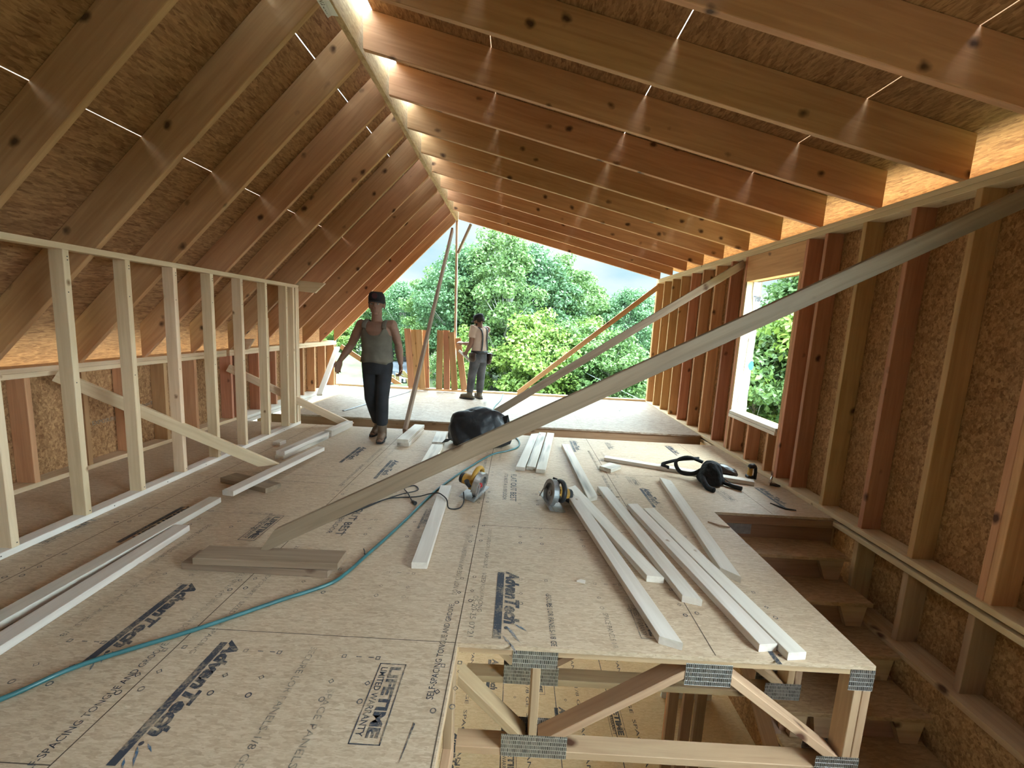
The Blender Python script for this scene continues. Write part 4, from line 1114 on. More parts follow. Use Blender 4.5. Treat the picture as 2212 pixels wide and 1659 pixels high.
# ================================================================== BLACK PLASTIC HEAP
def lumpy(name, pts, mat, seed, sub=3, amp=0.02, freq=5.0, parent=None, smooth=True):
    bm = bmesh.new()
    for p in pts: bm.verts.new(p)
    res = bmesh.ops.convex_hull(bm, input=bm.verts)
    dead = [e for e in res['geom_interior'] if isinstance(e, bmesh.types.BMVert)]
    bmesh.ops.delete(bm, geom=dead, context='VERTS')
    bmesh.ops.triangulate(bm, faces=bm.faces)
    for _ in range(sub):
        bmesh.ops.subdivide_edges(bm, edges=bm.edges, cuts=1, use_grid_fill=True)
        bmesh.ops.smooth_vert(bm, verts=bm.verts, factor=0.35, use_axis_x=True, use_axis_y=True, use_axis_z=True)
    bm.normal_update()
    for v in bm.verts:
        q = v.co * freq + Vector((seed, seed * 2, 0))
        d = abs(mnoise.noise(q)) * 1.4 + 0.5 * abs(mnoise.noise(q * 2.3)) - 0.4
        v.co += v.normal * (amp * d)
        if v.co.z < 0.003: v.co.z = 0.003
    me = bpy.data.meshes.new(name); bm.to_mesh(me); bm.free()
    c = Vector((sum(p[0] for p in pts) / len(pts), sum(p[1] for p in pts) / len(pts), 0))
    me.transform(Matrix.Translation(-c))
    return link_mesh(name, me, M[mat], parent, Matrix.Translation(c), smooth)
bagp = [(-0.70, 4.60, 0.0), (-0.60, 4.52, 0.0), (-0.2, 4.58, 0.0), (0.0, 4.72, 0.0), (0.0, 5.05, 0.0), (-0.35, 5.12, 0.0), (-0.70, 5.0, 0.0), (-0.78, 4.75, 0.0),
        (-0.74, 4.78, 0.37), (-0.70, 4.70, 0.36), (-0.64, 4.95, 0.36), (-0.50, 4.78, 0.40), (-0.36, 4.70, 0.45), (-0.30, 4.85, 0.46), (-0.20, 4.78, 0.42), (-0.06, 4.80, 0.36), (0.05, 4.85, 0.24), (-0.74, 4.78, 0.20), (-0.30, 4.60, 0.26), (0.02, 4.75, 0.12)]
bag = lumpy('plastic_heap', bagp, 'film', 3.1, 4, 0.045, 3.0)
tag(bag, 'black shiny plastic sheeting bundled in a heap on the floor before the step', 'plastic sheet')
fl2 = MB()
for i, (x, y, z, dx, dz) in enumerate(((-0.12, 4.70, 0.36, 0.11, -0.14), (-0.78, 4.58, 0.05, 0.13, 0.07))):
    fl2.add([(x, y, z), (x + dx * 0.6, y - 0.03, z + 0.03), (x + dx, y - 0.02, z + dz), (x + dx * 0.4, y - 0.05, z + dz * 0.9),
             (x, y + 0.006, z), (x + dx * 0.6, y - 0.024, z + 0.03), (x + dx, y - 0.014, z + dz), (x + dx * 0.4, y - 0.044, z + dz * 0.9)],
            [(0, 1, 2, 3), (7, 6, 5, 4), (0, 4, 5, 1), (1, 5, 6, 2), (2, 6, 7, 3), (3, 7, 4, 0)])
fl2.build('loose_fold', M['film'], bag)

# ================================================================== TOOL BAG CORNER
tb = lumpy('tool_bag', [(1.80, 3.78, 0.0), (1.95, 3.77, 0.0), (2.03, 3.86, 0.0), (1.99, 3.98, 0.0), (1.82, 4.04, 0.0), (1.78, 3.92, 0.03), (1.86, 3.88, 0.21), (1.93, 3.86, 0.22), (2.0, 3.93, 0.19), (1.94, 3.98, 0.21), (1.84, 3.98, 0.20), (2.03, 3.93, 0.10), (1.80, 3.82, 0.12)], 'blackcloth', 8.4, 3, 0.018, 11)
tag(tb, 'black cloth tool bag with looped straps lying across the long narrow board', 'bag')
for pts in ([(1.86, 4.0, 0.17), (1.74, 4.08, 0.19), (1.64, 4.10, 0.13), (1.66, 4.02, 0.055), (1.76, 3.97, 0.06), (1.84, 3.96, 0.11)],
            [(1.84, 4.05, 0.19), (1.72, 4.16, 0.14), (1.60, 4.20, 0.09), (1.55, 4.22, 0.055), (1.60, 4.16, 0.045)],
            [(1.82, 3.90, 0.10), (1.79, 3.80, 0.06), (1.80, 3.72, 0.02), (1.83, 3.66, 0.02)]):
    MB().tube(smooth_path(pts, 6), (0.020, 0.008) if pts[0][0] != 1.82 else (0.026, 0.022), 8).build('strap', M['blackcloth'], tb, smooth=True)
MB().tube([(1.99, 3.88, 0.022), (2.05, 3.81, 0.022), (2.115, 3.735, 0.022)], [0.014, 0.019, 0.020], 12).build('grip', M['black'], tb, smooth=True)
MB().tube(smooth_path([(2.02, 3.95, 0.06), (2.08, 3.92, 0.02), (2.10, 3.87, 0.006), (2.05, 3.86, 0.006)], 6), 0.004, 8).build('lanyard', M['black'], tb, smooth=True)
lp = lumpy('leather_pouch', [(2.02, 4.10, 0.04), (2.02, 4.22, 0.0), (2.22, 4.22, 0.0), (2.30, 4.10, 0.0), (2.26, 4.06, 0.04), (2.04, 4.12, 0.12), (2.06, 4.20, 0.12), (2.18, 4.16, 0.11), (2.26, 4.12, 0.09)], 'leather', 2.2, 3, 0.01, 12)
tag(lp, 'dark brown leather pouch right behind the black tool bag', 'pouch')
ct = empty('cordless_tool', (2.37, 4.06, 0)); tag(ct, 'yellow and black cordless tool standing at the end of the long narrow board', 'power tool')
MB().box((2.335, 4.04, 0.012), (2.395, 4.10, 0.045)).build('battery', M['black'], ct, bevel=0.006)
MB().tube([(2.362, 4.07, 0.045), (2.362, 4.065, 0.10), (2.358, 4.06, 0.13)], [(0.022, 0.028), (0.02, 0.024), (0.026, 0.03)], 12).build('body', M['yellow'], ct)
MB().tube([(2.335, 4.045, 0.135), (2.352, 4.05, 0.14), (2.385, 4.06, 0.14), (2.405, 4.07, 0.13)], [0.018, 0.026, 0.026, 0.02], 12).build('motor', M['black'], ct, smooth=True)
MB().tube([(2.405, 4.05, 0.012), (2.41, 4.055, 0.08), (2.405, 4.06, 0.13)], [0.016, 0.015, 0.016], 10).build('side_handle', M['black'], ct, smooth=True)
cf = empty('hose_fitting', (2.51, 3.94, 0)); tag(cf, 'small chrome hose fitting on the floor against the right wall', 'fitting')
MB().tube([(2.485, 3.93, 0.014), (2.50, 3.94, 0.055), (2.52, 3.96, 0.09)], [0.013, 0.010, 0.007], 10).build('nozzle', M['chrome'], cf, smooth=True)
MB().tube([(2.485, 3.93, 0.016), (2.53, 3.90, 0.014), (2.555, 3.88, 0.014)], [0.015, 0.013, 0.008], 10).build('coupling', M['leather'], cf, smooth=True)

# ================================================================== PEOPLE
def hand(mb, wrist, d, nrm, thumb_side, curl=(0.5, 0.6, 0.65, 0.7), s=1.0, spread=0.0):
    """wrist point, hand direction d, palm normal nrm (fingers curl towards it), thumb_side +1/-1."""
    w = Vector(wrist); d = Vector(d).normalized(); nrm = Vector(nrm); nrm = (nrm - d * nrm.dot(d)).normalized()
    lat = d.cross(nrm) * thumb_side
    kn = w + d * 0.088 * s
    # palm
    mb.tube([w - d * 0.01, w + d * 0.03 * s, w + d * 0.065 * s, kn], [(0.022 * s, 0.018 * s), (0.031 * s, 0.016 * s), (0.037 * s, 0.0155 * s), (0.036 * s, 0.013 * s)], 14) if False else None
    for q in (-0.026, -0.009, 0.009, 0.026):
        mb.tube([w + lat * q * 0.55 * s, w + d * 0.045 * s + lat * q * 0.95 * s, kn + lat * q * s], [0.0155 * s, 0.0155 * s, 0.0125 * s], 10)
    lens = (0.074, 0.082, 0.078, 0.062)
    for i, q in enumerate((0.029, 0.0098, -0.0098, -0.029)):      # index .. little
        p = kn + lat * q * s; a = 0.0; pts = [p - d * 0.012 * s]; r = [0.0095 * s]
        pts.append(p); r.append(0.0092 * s)
        fan = lat * (q * spread)
        for j, fr in enumerate((0.46, 0.30, 0.24)):
            a += curl[i] * (0.8, 1.0, 0.7)[j]
            p = p + (d * math.cos(a) + nrm * math.sin(a) + fan).normalized() * lens[i] * fr * s
            pts.append(p); r.append((0.0086, 0.0080, 0.0066)[j] * s)
        mb.tube(pts, r, 8)
        mb.ellipsoid(pts[-1], (r[-1],) * 3, None, 8, 6)
    t0 = w + d * 0.022 * s + lat * 0.022 * s
    t1 = t0 + (d * 0.6 + lat * 0.75 + nrm * 0.25).normalized() * 0.038 * s
    t2 = t1 + (d * 0.85 + lat * 0.25 + nrm * 0.45).normalized() * 0.030 * s
    t3 = t2 + (d * 0.85 - lat * 0.05 + nrm * 0.5).normalized() * 0.024 * s
    mb.tube([t0 - lat * 0.012 * s, t0, t1, t2, t3], [0.015 * s, 0.015 * s, 0.0115 * s, 0.010 * s, 0.0075 * s], 10)
    mb.ellipsoid(t3, (0.0075 * s,) * 3, None, 8, 6)

def head_shape(mb, c, s=1.0, rot=None):
    """c: centre between the ears; faces -Y in its own frame"""
    c = Vector(c); R = rot if rot is not None else Matrix.Identity(3)
    P = lambda x, y, z: c + R @ (Vector((x, y, z)) * s)
    E = lambda p, r: mb.ellipsoid(P(*p), tuple(q * s for q in r), R, 18, 12)
    E((0, 0.012, 0.028), (0.077, 0.096, 0.090))
    E((0, -0.025, -0.045), (0.060, 0.066, 0.070))
    E((0, -0.066, -0.098), (0.028, 0.022, 0.020))
    E((0, -0.070, -0.020), (0.048, 0.022, 0.050))
    E((-0.040, -0.058, -0.030), (0.022, 0.022, 0.022)); E((0.040, -0.058, -0.030), (0.022, 0.022, 0.022))
    E((0, -0.083, 0.022), (0.050, 0.012, 0.010))
    mb.tube([P(0, -0.086, 0.012), P(0, -0.098, -0.010), P(0, -0.110, -0.030)], [0.008 * s, 0.011 * s, 0.014 * s], 10)
    E((-0.012, -0.100, -0.033), (0.009, 0.010, 0.008)); E((0.012, -0.100, -0.033), (0.009, 0.010, 0.008))
    E((0, -0.092, -0.058), (0.024, 0.008, 0.005)); E((0, -0.090, -0.069), (0.020, 0.008, 0.006))
    for sx_ in (-1, 1):
        E((sx_ * 0.079, 0.012, -0.010), (0.010, 0.020, 0.032))

def person(root, theta, J, o):
    W = Matrix.Translation(Vector(root)) @ Matrix.Rotation(theta, 4, 'Z')
    body = MB(); V = {k: Vector(v) for k, v in J.items()}
    rings = [((V['hip'] + Vector((0, 0, dz))), rx, ry) for dz, rx, ry in ((-0.06, 0.150, 0.098), (0.02, 0.162, 0.105))]
    hip, ch = V['hip'], V['chest']
    def tc_(f): return hip.lerp(ch, f)
    tor = [(hip + Vector((0, 0, -0.07)), 0.145, 0.095), (hip, 0.163, 0.108), (tc_(0.28), 0.148, 0.098), (tc_(0.6), 0.152, 0.102), (tc_(0.85), 0.166, 0.112), (tc_(1.0), 0.170, 0.110), (ch + Vector((0, 0.005, 0.06)), 0.150, 0.092), (ch + Vector((0, 0.008, 0.10)), 0.10, 0.070)]
    k = o.get('wide', 1.0)
    tor = [(c, rx * k, ry) for c, rx, ry in tor]
    body.loft(tor, 28)
    body.tube([ch + Vector((0, 0.012, 0.07)), V['neck'], V['head'] + Vector((0, 0.02, -0.05))], [0.070, 0.056, 0.055], 16)
    hr = Matrix.Rotation(o.get('turn', 0), 3, 'Z') @ Matrix.Rotation(o.get('nod', 0), 3, 'X')
    hs_ = o.get('hs', 1.0)
    head_shape(body, V['head'], hs_, hr)
    for sd_ in ('L', 'R'):
        sh, el, wr_ = V['sh' + sd_], V['el' + sd_], V['wr' + sd_]
        body.tube([sh.lerp(ch + Vector((0, 0, 0.05)), 0.45), sh, sh.lerp(el, 0.3), sh.lerp(el, 0.7), el, el.lerp(wr_, 0.3), el.lerp(wr_, 0.7), wr_],
                  [0.062, 0.061, 0.056, 0.049, 0.042, 0.046, 0.036, 0.027], 14)
        body.ellipsoid(sh, (0.060, 0.058, 0.058))
        hand(body, wr_, V['hd' + sd_], V['hn' + sd_], o['thumb' + sd_], o.get('curl' + sd_, (0.45, 0.55, 0.6, 0.65)), 0.98)
        hp_, kn, an = V['hp' + sd_], V['kn' + sd_], V['an' + sd_]
        body.tube([hp_ + Vector((0, 0, 0.03)), hp_.lerp(kn, 0.35), hp_.lerp(kn, 0.8), kn, kn.lerp(an, 0.35), kn.lerp(an, 0.75), an], [0.088, 0.080, 0.060, 0.056, 0.056, 0.042, 0.038], 14)
        toe = V['toe' + sd_]
        body.tube([an + Vector((0, 0, -0.02)), an.lerp(toe, 0.45) + Vector((0, 0, -0.03)), toe], [0.036, 0.036, 0.03], 12)
    body.v = [W @ v for v in body.v]
    b = blend(body, 'person', M['skin'], None, 0.0058, 4)
    def dress(mb, name, mat, vox=0.0085, it=6, sharp=None):
        mb.v = [W @ v for v in mb.v]
        return blend(mb, name, M[mat], b, vox, it)
    def solid(mb, name, mat, smooth=True):
        mb.v = [W @ v for v in mb.v]
        return mb.build(name, M[mat], b, smooth=smooth)
    # eyes
    for sx_ in (-1, 1):
        p = V['head'] + hr @ (Vector((sx_ * 0.031, -0.078, 0.004)) * hs_)
        solid(MB().ellipsoid(p, (0.0135, 0.0125, 0.0095)), 'eye', 'paper')
        p2_ = V['head'] + hr @ (Vector((sx_ * 0.031, -0.0885, 0.004)) * hs_)
        solid(MB().ellipsoid(p2_, (0.006, 0.004, 0.006)), 'pupil', 'black')
    # trousers
    tr = MB()
    tr.loft([(hip + Vector((0, 0, -0.12)), 0.17 * k, 0.118), (hip + Vector((0, 0, -0.02)), 0.178 * k, 0.125), (hip + Vector((0, 0, 0.05)), 0.168 * k, 0.115)], 26)
    for sd_ in ('L', 'R'):
        hp_, kn, an = V['hp' + sd_], V['kn' + sd_], V['an' + sd_]
        lw_ = o.get('leg', 1.0)
        tr.tube([hp_ + Vector((0, 0, 0.02)), hp_.lerp(kn, 0.35), hp_.lerp(kn, 0.75), kn, kn.lerp(an, 0.4), kn.lerp(an, 0.8), an + Vector((0, 0, 0.02 + o.get('cuff', 0)))],
                [0.100 * lw_, 0.097 * lw_, 0.085 * lw_, 0.080 * lw_, 0.077 * lw_, 0.070 * lw_, 0.066 * lw_], 18)
    dress(tr, 'trousers', o['tmat'], 0.009, 4)
    # boots
    for sd_ in ('L', 'R'):
        an, toe = V['an' + sd_], V['toe' + sd_]
        f = (toe - an); f.z = 0; f.normalize()
        bt = MB(); heel = an - f * 0.045; heel.z = toe.z + o.get('heel' + sd_, 0.0)
        bt.tube([an + Vector((0, 0, 0.085)), an + Vector((0, 0, 0.02)), Vector((an.x, an.y, heel.z + 0.04))], [0.053, 0.052, 0.052], 16)
        bt.ellipsoid(heel + Vector((0, 0, 0.022)), (0.045, 0.045, 0.040))
        bt.tube([heel + Vector((0, 0, 0.028)), an + f * 0.06 + Vector((0, 0, heel.z * 0.6 + toe.z * 0.4 + 0.040 - an.z)), toe - f * 0.05 + Vector((0, 0, 0.032)), toe - f * 0.01 + Vector((0, 0, 0.024))], [(0.045, 0.034), (0.049, 0.044), (0.052, 0.034), (0.040, 0.026)], 16)
        bo = dress(bt, 'boot', o['bmat'], 0.007, 4)
        so = MB(); L_ = (toe - heel)
        lat = Vector((-f.y, f.x, 0))
        prof_ = [(-0.045, 0.030), (-0.02, 0.042), (0.06, 0.040), (L_.length * 0.7, 0.050), (L_.length * 0.95, 0.040), (L_.length + 0.02, 0.018)]
        ring_ = [(q, h) for q, h in prof_] + [(q, -h) for q, h in reversed(prof_)]
        dirn = L_.normalized()
        vs = [heel + dirn * q + lat * h + Vector((0, 0, z_)) for z_ in (-0.012, 0.008) for q, h in ring_]
        n_ = len(ring_)
        so.add(vs, [tuple(reversed(range(n_))), tuple(range(n_, 2 * n_))] + [(i, (i + 1) % n_, n_ + (i + 1) % n_, n_ + i) for i in range(n_)])
        so.v = [W @ v for v in so.v]
        so.build('sole', M['black'], bo)
    # cap
    cp_ = MB(); hc = V['head']; E = lambda x, y, z: hc + hr @ (Vector((x, y, z)) * hs_)
    cp_.loft([(Vector((0, 0, 0)), 0.0, 0.0)], 4) if False else None
    base = []; nu = 24; vs = []; fs = []
    for j, (zz, rr) in enumerate(((0.030, 1.0), (0.055, 1.01), (0.080, 0.99), (0.105, 0.90), (0.122, 0.70), (0.130, 0.40), (0.132, 0.02))):
        for i in range(nu):
            t = 2 * math.pi * i / nu
            fr = 0.012 if math.sin(t) < 0 and o.get('trucker') and 0 < j < 5 else 0.0
            vs.append(E(0.086 * rr * math.cos(t), 0.012 + (0.105 * rr + 0.004) * math.sin(t), zz + fr))
    for j in range(6):
        for i in range(nu):
            i2 = (i + 1) % nu
            fs.append((j * nu + i, j * nu + i2, (j + 1) * nu + i2, (j + 1) * nu + i))
    fs.append(tuple(range(6 * nu, 7 * nu))); fs.append(tuple(reversed(range(nu))))
    cap = solid(MB().add(vs, fs), 'cap', 'cap')
    br = MB(); vs = []; n_ = 13
    for lay in (0, 0.004):
        for i in range(n_):
            t = math.pi + math.pi * i / (n_ - 1)
            c_, s_ = math.cos(t), math.sin(t)
            vs.append(E(0.084 * c_, 0.010 + 0.104 * s_, 0.034 + lay)); vs.append(E(0.080 * c_, 0.010 + 0.104 * s_ + 0.075 * s_, 0.022 - 0.012 * c_ * c_ + lay))
    fs = []
    for i in range(n_ - 1):
        a = 2 * i; q = 2 * n_
        fs += [(a, a + 2, a + 3, a + 1), (q + a + 1, q + a + 3, q + a + 2, q + a), (a + 1, a + 3, q + a + 3, q + a + 1), (a, q + a, q + a + 2, a + 2)]
    br.add(vs, fs); br.v = [W @ v for v in br.v]; br.build('cap_brim', M['cap'], cap)
    if o.get('badge'):
        bd = MB().tube([E(0, -0.090, 0.088), E(0, -0.098, 0.088)], 0.030, 18)
        bd.v = [W @ v for v in bd.v]; bd.build('badge', M['badge'], cap)
    ha = MB()
    for i in range(24):
        t = math.pi * (0.02 + 0.96 * i / 23)
        x, y = 0.080 * math.cos(t), 0.014 + 0.098 * math.sin(t)
        ha.tube([E(x * 0.97, y * 0.97, 0.045), E(x * 1.02, y * 1.02, 0.01), E(x * 1.0, y, -0.035 - 0.012 * math.sin(i * 5.0) - (o.get('hairlen', 0)))], [0.011, 0.012, 0.007], 6)
    ha.v = [W @ v for v in ha.v]
    blend(ha, 'hair', M['hair'], b, 0.0045, 2)
    if o.get('beard'):
        be = MB()
        for x in (-0.05, -0.03, -0.01, 0.01, 0.03, 0.05):
            be.ellipsoid(E(x, -0.055 + abs(x) * 0.4, -0.088 + abs(x) * 0.5), (0.02, 0.030, 0.028))
        be.v = [W @ v for v in be.v]; blend(be, 'beard', M['hair'], b, 0.005, 2)
    return b, W, V, dress, solid, tc_

# --- the man walking towards the viewer
ox, oy = -1.574, 4.80
P = lambda x, y, z: (x - ox, y - oy, z)
J1 = dict(hip=P(-1.576, 4.82, 0.885), chest=P(-1.577, 4.79, 1.245), neck=P(-1.575, 4.782, 1.395), head=P(-1.573, 4.768, 1.535),
          shL=P(-1.408, 4.80, 1.318), shR=P(-1.752, 4.80, 1.308), elL=P(-1.350, 4.855, 1.105), elR=P(-1.888, 4.85, 1.070),
          wrL=P(-1.306, 4.81, 0.880), wrR=P(-1.980, 4.765, 0.893), hdL=(0.06, -0.12, -1.0), hnL=(-0.7, -0.5, 0.1), hdR=(-0.22, -0.20, -1.0), hnR=(0.6, -0.6, 0.1),
          hpL=P(-1.492, 4.815, 0.85), hpR=P(-1.660, 4.825, 0.85), knL=P(-1.494, 4.745, 0.47), knR=P(-1.640, 4.80, 0.475),
          anL=P(-1.497, 4.765, 0.105), anR=P(-1.612, 4.995, 0.120), toeL=P(-1.470, 4.585, 0.018), toeR=P(-1.648, 4.85, 0.018))
b1, W1, V1, dress1, solid1, tc1 = person((ox, oy, 0), 0.0, J1, dict(turn=0.10, thumbL=-1, thumbR=1, tmat='trousers', bmat='boot', trucker=True, badge=True, heelL=0.0, heelR=0.03, leg=0.90, cuff=0.10, wide=1.0,
          curlL=(0.5, 0.6, 0.65, 0.7), curlR=(0.55, 0.35, 0.4, 0.5), hs=1.03))
tag(b1, 'person in a grey tank top, black trousers and black cap walking towards the viewer', 'person')
tk = MB(); n = 48; levels = 12; vs = []; fs = []
hipv, chv = V1['hip'], V1['chest']
def torso_at(z):
    f = (z - hipv.z) / (chv.z - hipv.z)
    c = hipv.lerp(chv, f)
    pts_ = [(-0.3, 0.190, 0.135), (0.0, 0.187, 0.134), (0.3, 0.172, 0.123), (0.6, 0.167, 0.118), (0.85, 0.176, 0.123), (1.0, 0.180, 0.121), (1.2, 0.160, 0.104), (1.4, 0.12, 0.085)]
    for (a, ra, rb_), (b_, rc, rd) in zip(pts_, pts_[1:]):
        if a <= f <= b_:
            u = (f - a) / (b_ - a); return c, ra + (rc - ra) * u, rb_ + (rd - rb_) * u
    return c, pts_[-1][1], pts_[-1][2]
for j in range(levels + 1):
    for i in range(n):
        t = 2 * math.pi * i / n
        dfront = abs(((t - 1.5 * math.pi + math.pi) % (2 * math.pi)) - math.pi)      # 0 at front
        strap = math.exp(-((dfront - 0.72) / 0.26) ** 2) + math.exp(-((dfront - 2.45) / 0.26) ** 2)
        ztop = 1.195 + 0.105 * min(1, strap) + (0.03 if dfront > 2.6 else 0)
        zbot = 0.895 + 0.012 * math.sin(3 * t + 0.6) + (-0.008 if dfront < 0.8 else 0.01)
        z = zbot + (ztop - zbot) * j / levels
        c, rx, ry = torso_at(z)
        fold = 0.004 * math.sin(9 * t + z * 30) * (1 - j / levels)
        vs.append(Vector((c.x + (rx + fold) * math.cos(t), c.y + (ry + fold) * math.sin(t), z)))
for j in range(levels):
    for i in range(n):
        i2 = (i + 1) % n
        fs.append((j * n + i, j * n + i2, (j + 1) * n + i2, (j + 1) * n + i))
tank = solid1(tk.add(vs, fs), 'tank_top', 'tank')
md = tank.modifiers.new('cloth_thickness', 'SOLIDIFY'); md.thickness = 0.004; md.offset = -1
for sx_ in (-1, 1):
    c = chv
    pts = [(c.x + sx_ * 0.112, c.y - 0.098, 1.275), (c.x + sx_ * 0.110, c.y - 0.092, 1.315), (c.x + sx_ * 0.106, c.y - 0.050, 1.352), (c.x + sx_ * 0.103, c.y + 0.005, 1.366), (c.x + sx_ * 0.104, c.y + 0.055, 1.35), (c.x + sx_ * 0.112, c.y + 0.095, 1.29)]
    solid1(MB().tube(smooth_path(pts, 4), (0.026, 0.007), 10), 'tank_strap', 'tank')

# --- the man standing at the gable edge, back to the viewer
th2 = math.radians(228.6)
rt = Vector((-0.665, 7.56, 0.03))
Ri = Matrix.Rotation(-th2, 3, 'Z')
def Q(x, z, dy=0.0):
    """measured at y = 7.74, brought to the true distance"""
    k = (7.56 + dy) / 7.74
    w = Vector((x * k, 7.56 + dy, 1.394 + (z - 1.394) * k))
    return tuple(Ri @ (w - rt))
def Dv(x, y, z): return tuple(Ri @ Vector((x, y, z)))
J2 = dict(hip=Q(-0.675, 0.805, 0.0), chest=Q(-0.672, 1.185, 0.0), neck=Q(-0.682, 1.335, 0.0), head=Q(-0.705, 1.428, 0.02),
          shL=Q(-0.795, 1.300, -0.10), shR=Q(-0.548, 1.285, 0.10), elL=Q(-0.830, 1.010, -0.12), elR=Q(-0.800, 1.000, 0.20),
          wrL=Q(-0.905, 0.862, -0.06), wrR=Q(-0.965, 1.010, 0.30), hdL=Dv(-0.35, 0.25, -0.75), hnL=Dv(-0.3, 0.85, 0.1), hdR=Dv(-0.8, 0.2, 0.15), hnR=Dv(0.1, 0.5, -0.8),
          hpL=Q(-0.735, 0.76, -0.06), hpR=Q(-0.615, 0.76, 0.06), knL=Q(-0.795, 0.41, -0.07), knR=Q(-0.628, 0.41, 0.06),
          anL=Q(-0.820, 0.11, -0.05), anR=Q(-0.640, 0.11, 0.07), toeL=Q(-0.985, 0.012, 0.02), toeR=Q(-0.71, 0.012, 0.22))
for kk in ('toeL', 'toeR'):
    J2[kk] = (J2[kk][0], J2[kk][1], 0.018)
b2, W2, V2, dress2, solid2, tc2 = person(rt, th2, J2, dict(turn=0.25, nod=0.35, thumbL=-1, thumbR=1, tmat='dustytrousers', bmat='boot2', leg=0.92, cuff=0.0, wide=0.9, hs=0.92, beard=True, hairlen=0.01,
          curlL=(0.9, 0.9, 0.9, 0.9), curlR=(0.5, 0.5, 0.5, 0.5)))
tag(b2, 'person in a beige T-shirt, grey jeans and tool belt standing at the gable edge', 'person')
ts = MB(); hipv, chv = V2['hip'], V2['chest']; k_ = 0.9
def tcq(f): return hipv.lerp(chv, f)
ts.loft([(tcq(0.22), 0.176 * k_, 0.126), (tcq(0.45), 0.166 * k_, 0.120), (tcq(0.7), 0.168 * k_, 0.122), (tcq(1.0), 0.184 * k_, 0.124), (chv + Vector((0, 0.005, 0.065)), 0.166 * k_, 0.106), (chv + Vector((0, 0.008, 0.115)), 0.105 * k_, 0.080)], 28)
for sd_ in ('L', 'R'):
    sh, el = V2['sh' + sd_], V2['el' + sd_]
    ts.tube([sh.lerp(chv, 0.35), sh, sh.lerp(el, 0.35), sh.lerp(el, 0.62)], [0.075, 0.074, 0.068, 0.066], 16)
dress2(ts, 't_shirt', 'beige', 0.008, 5)
belt = MB()
belt.loft([(tcq(0.10), 0.182 * k_, 0.132), (tcq(0.235), 0.182 * k_, 0.134)], 26)
bl_ = solid2(belt, 'tool_belt', 'black')
def pouch(c, r, nm):
    mb = MB().ellipsoid(c, r).ellipsoid(Vector(c) + Vector((0, 0, r[2] * 0.7)), (r[0] * 1.05, r[1] * 1.1, r[2] * 0.35))
    mb.v = [W2 @ v for v in mb.v]
    blend(mb, nm, M['leather'], bl_, 0.009, 4)
pouch(hipv + Vector((0.175, 0.02, -0.03)), (0.045, 0.085, 0.085), 'pouch')
pouch(hipv + Vector((-0.185, 0.05, -0.06)), (0.050, 0.080, 0.105), 'pouch')
pouch(hipv + Vector((-0.16, 0.12, -0.02)), (0.040, 0.045, 0.07), 'pouch')
for sx_ in (-1, 1):
    pts = [tcq(0.25) + Vector((sx_ * 0.07, 0.135, 0)), tcq(0.7) + Vector((sx_ * 0.05, 0.130, 0)), chv + Vector((sx_ * 0.06, 0.122, 0.03)), chv + Vector((sx_ * 0.085, 0.085, 0.11)), chv + Vector((sx_ * 0.09, 0.0, 0.125))]
    solid2(MB().tube(smooth_path(pts, 4), (0.018, 0.006), 8), 'suspender', 'black')
pa = W2 @ (V2['wrL'] + V2['hdL'].normalized() * 0.085)
ax = Vector((0.27, 0.02, -0.225)).normalized()
pr_ = MB().tube([pa - ax * 0.14, pa - ax * 0.13, pa + ax * 0.24, pa + ax * 0.25], [0.019, 0.021, 0.024, 0.024], 18)
tag(pr_.build('paper_roll', M['paper']), 'rolled-up white paper plan held in the left hand of the standing person', 'paper')

# ================================================================== OUTDOORS
GZ = -3.2
gm = MB(); nx_, ny_ = 40, 40; vs = []; fs = []
for j in range(ny_ + 1):
    for i in range(nx_ + 1):
        x = -90 + 180 * i / nx_; y = -60 + 180 * j / ny_
        h = 0.35 * mnoise.noise(Vector((x * 0.05, y * 0.05, 0))) if y > 24 else 0
        vs.append((x, y, GZ - 0.05 + h - 0.1 * (y > 24)))
for j in range(ny_):
    for i in range(nx_):
        a = j * (nx_ + 1) + i; fs.append((a, a + 1, a + nx_ + 2, a + nx_ + 1))
gr = gm.add(vs, fs).build('ground', M['grass']); tag(gr, kind='structure')
def slab(name, poly, mat, z0=-0.4, z1=0.0):
    o = MB().prism(poly, 'z', GZ + z0, GZ + z1).build(name, M[mat]); tag(o, kind='structure'); return o
slab('road', [(-60, 28.4), (-9.0, 28.2), (-8.4, 31.0), (-60, 31.6)], 'tarmac', z1=0.06)
slab('gravel_lot', [(-14.4, 38.0), (-7.5, 33.0), (-7.0, 45.0), (-13.5, 46.5)], 'gravel', z1=0.30)
slab('soil_patch', [(-14, 9.5), (4, 9.5), (-5.5, 27.9), (-14, 28.0)], 'dirtclay', z1=0.02)
bank = MB(); vs = []; fs = []
for j in range(7):
    for i in range(13):
        x = -20 + 9.2 * i / 12 + 0.25 * j; y = 31.8 + 7 * j / 6
        vs.append((x, y, GZ - 0.1 + 1.9 * math.sin(math.pi * j / 6 * 0.55) * max(0, 1 - i / 11.5) + 0.08 * mnoise.noise(Vector((x, y, 1)))))
for j in range(6):
    for i in range(12):
        a = j * 13 + i; fs.append((a, a + 1, a + 14, a + 13))
bk = bank.add(vs, fs).build('grass_bank', M['grass'], smooth=True); tag(bk, kind='structure')

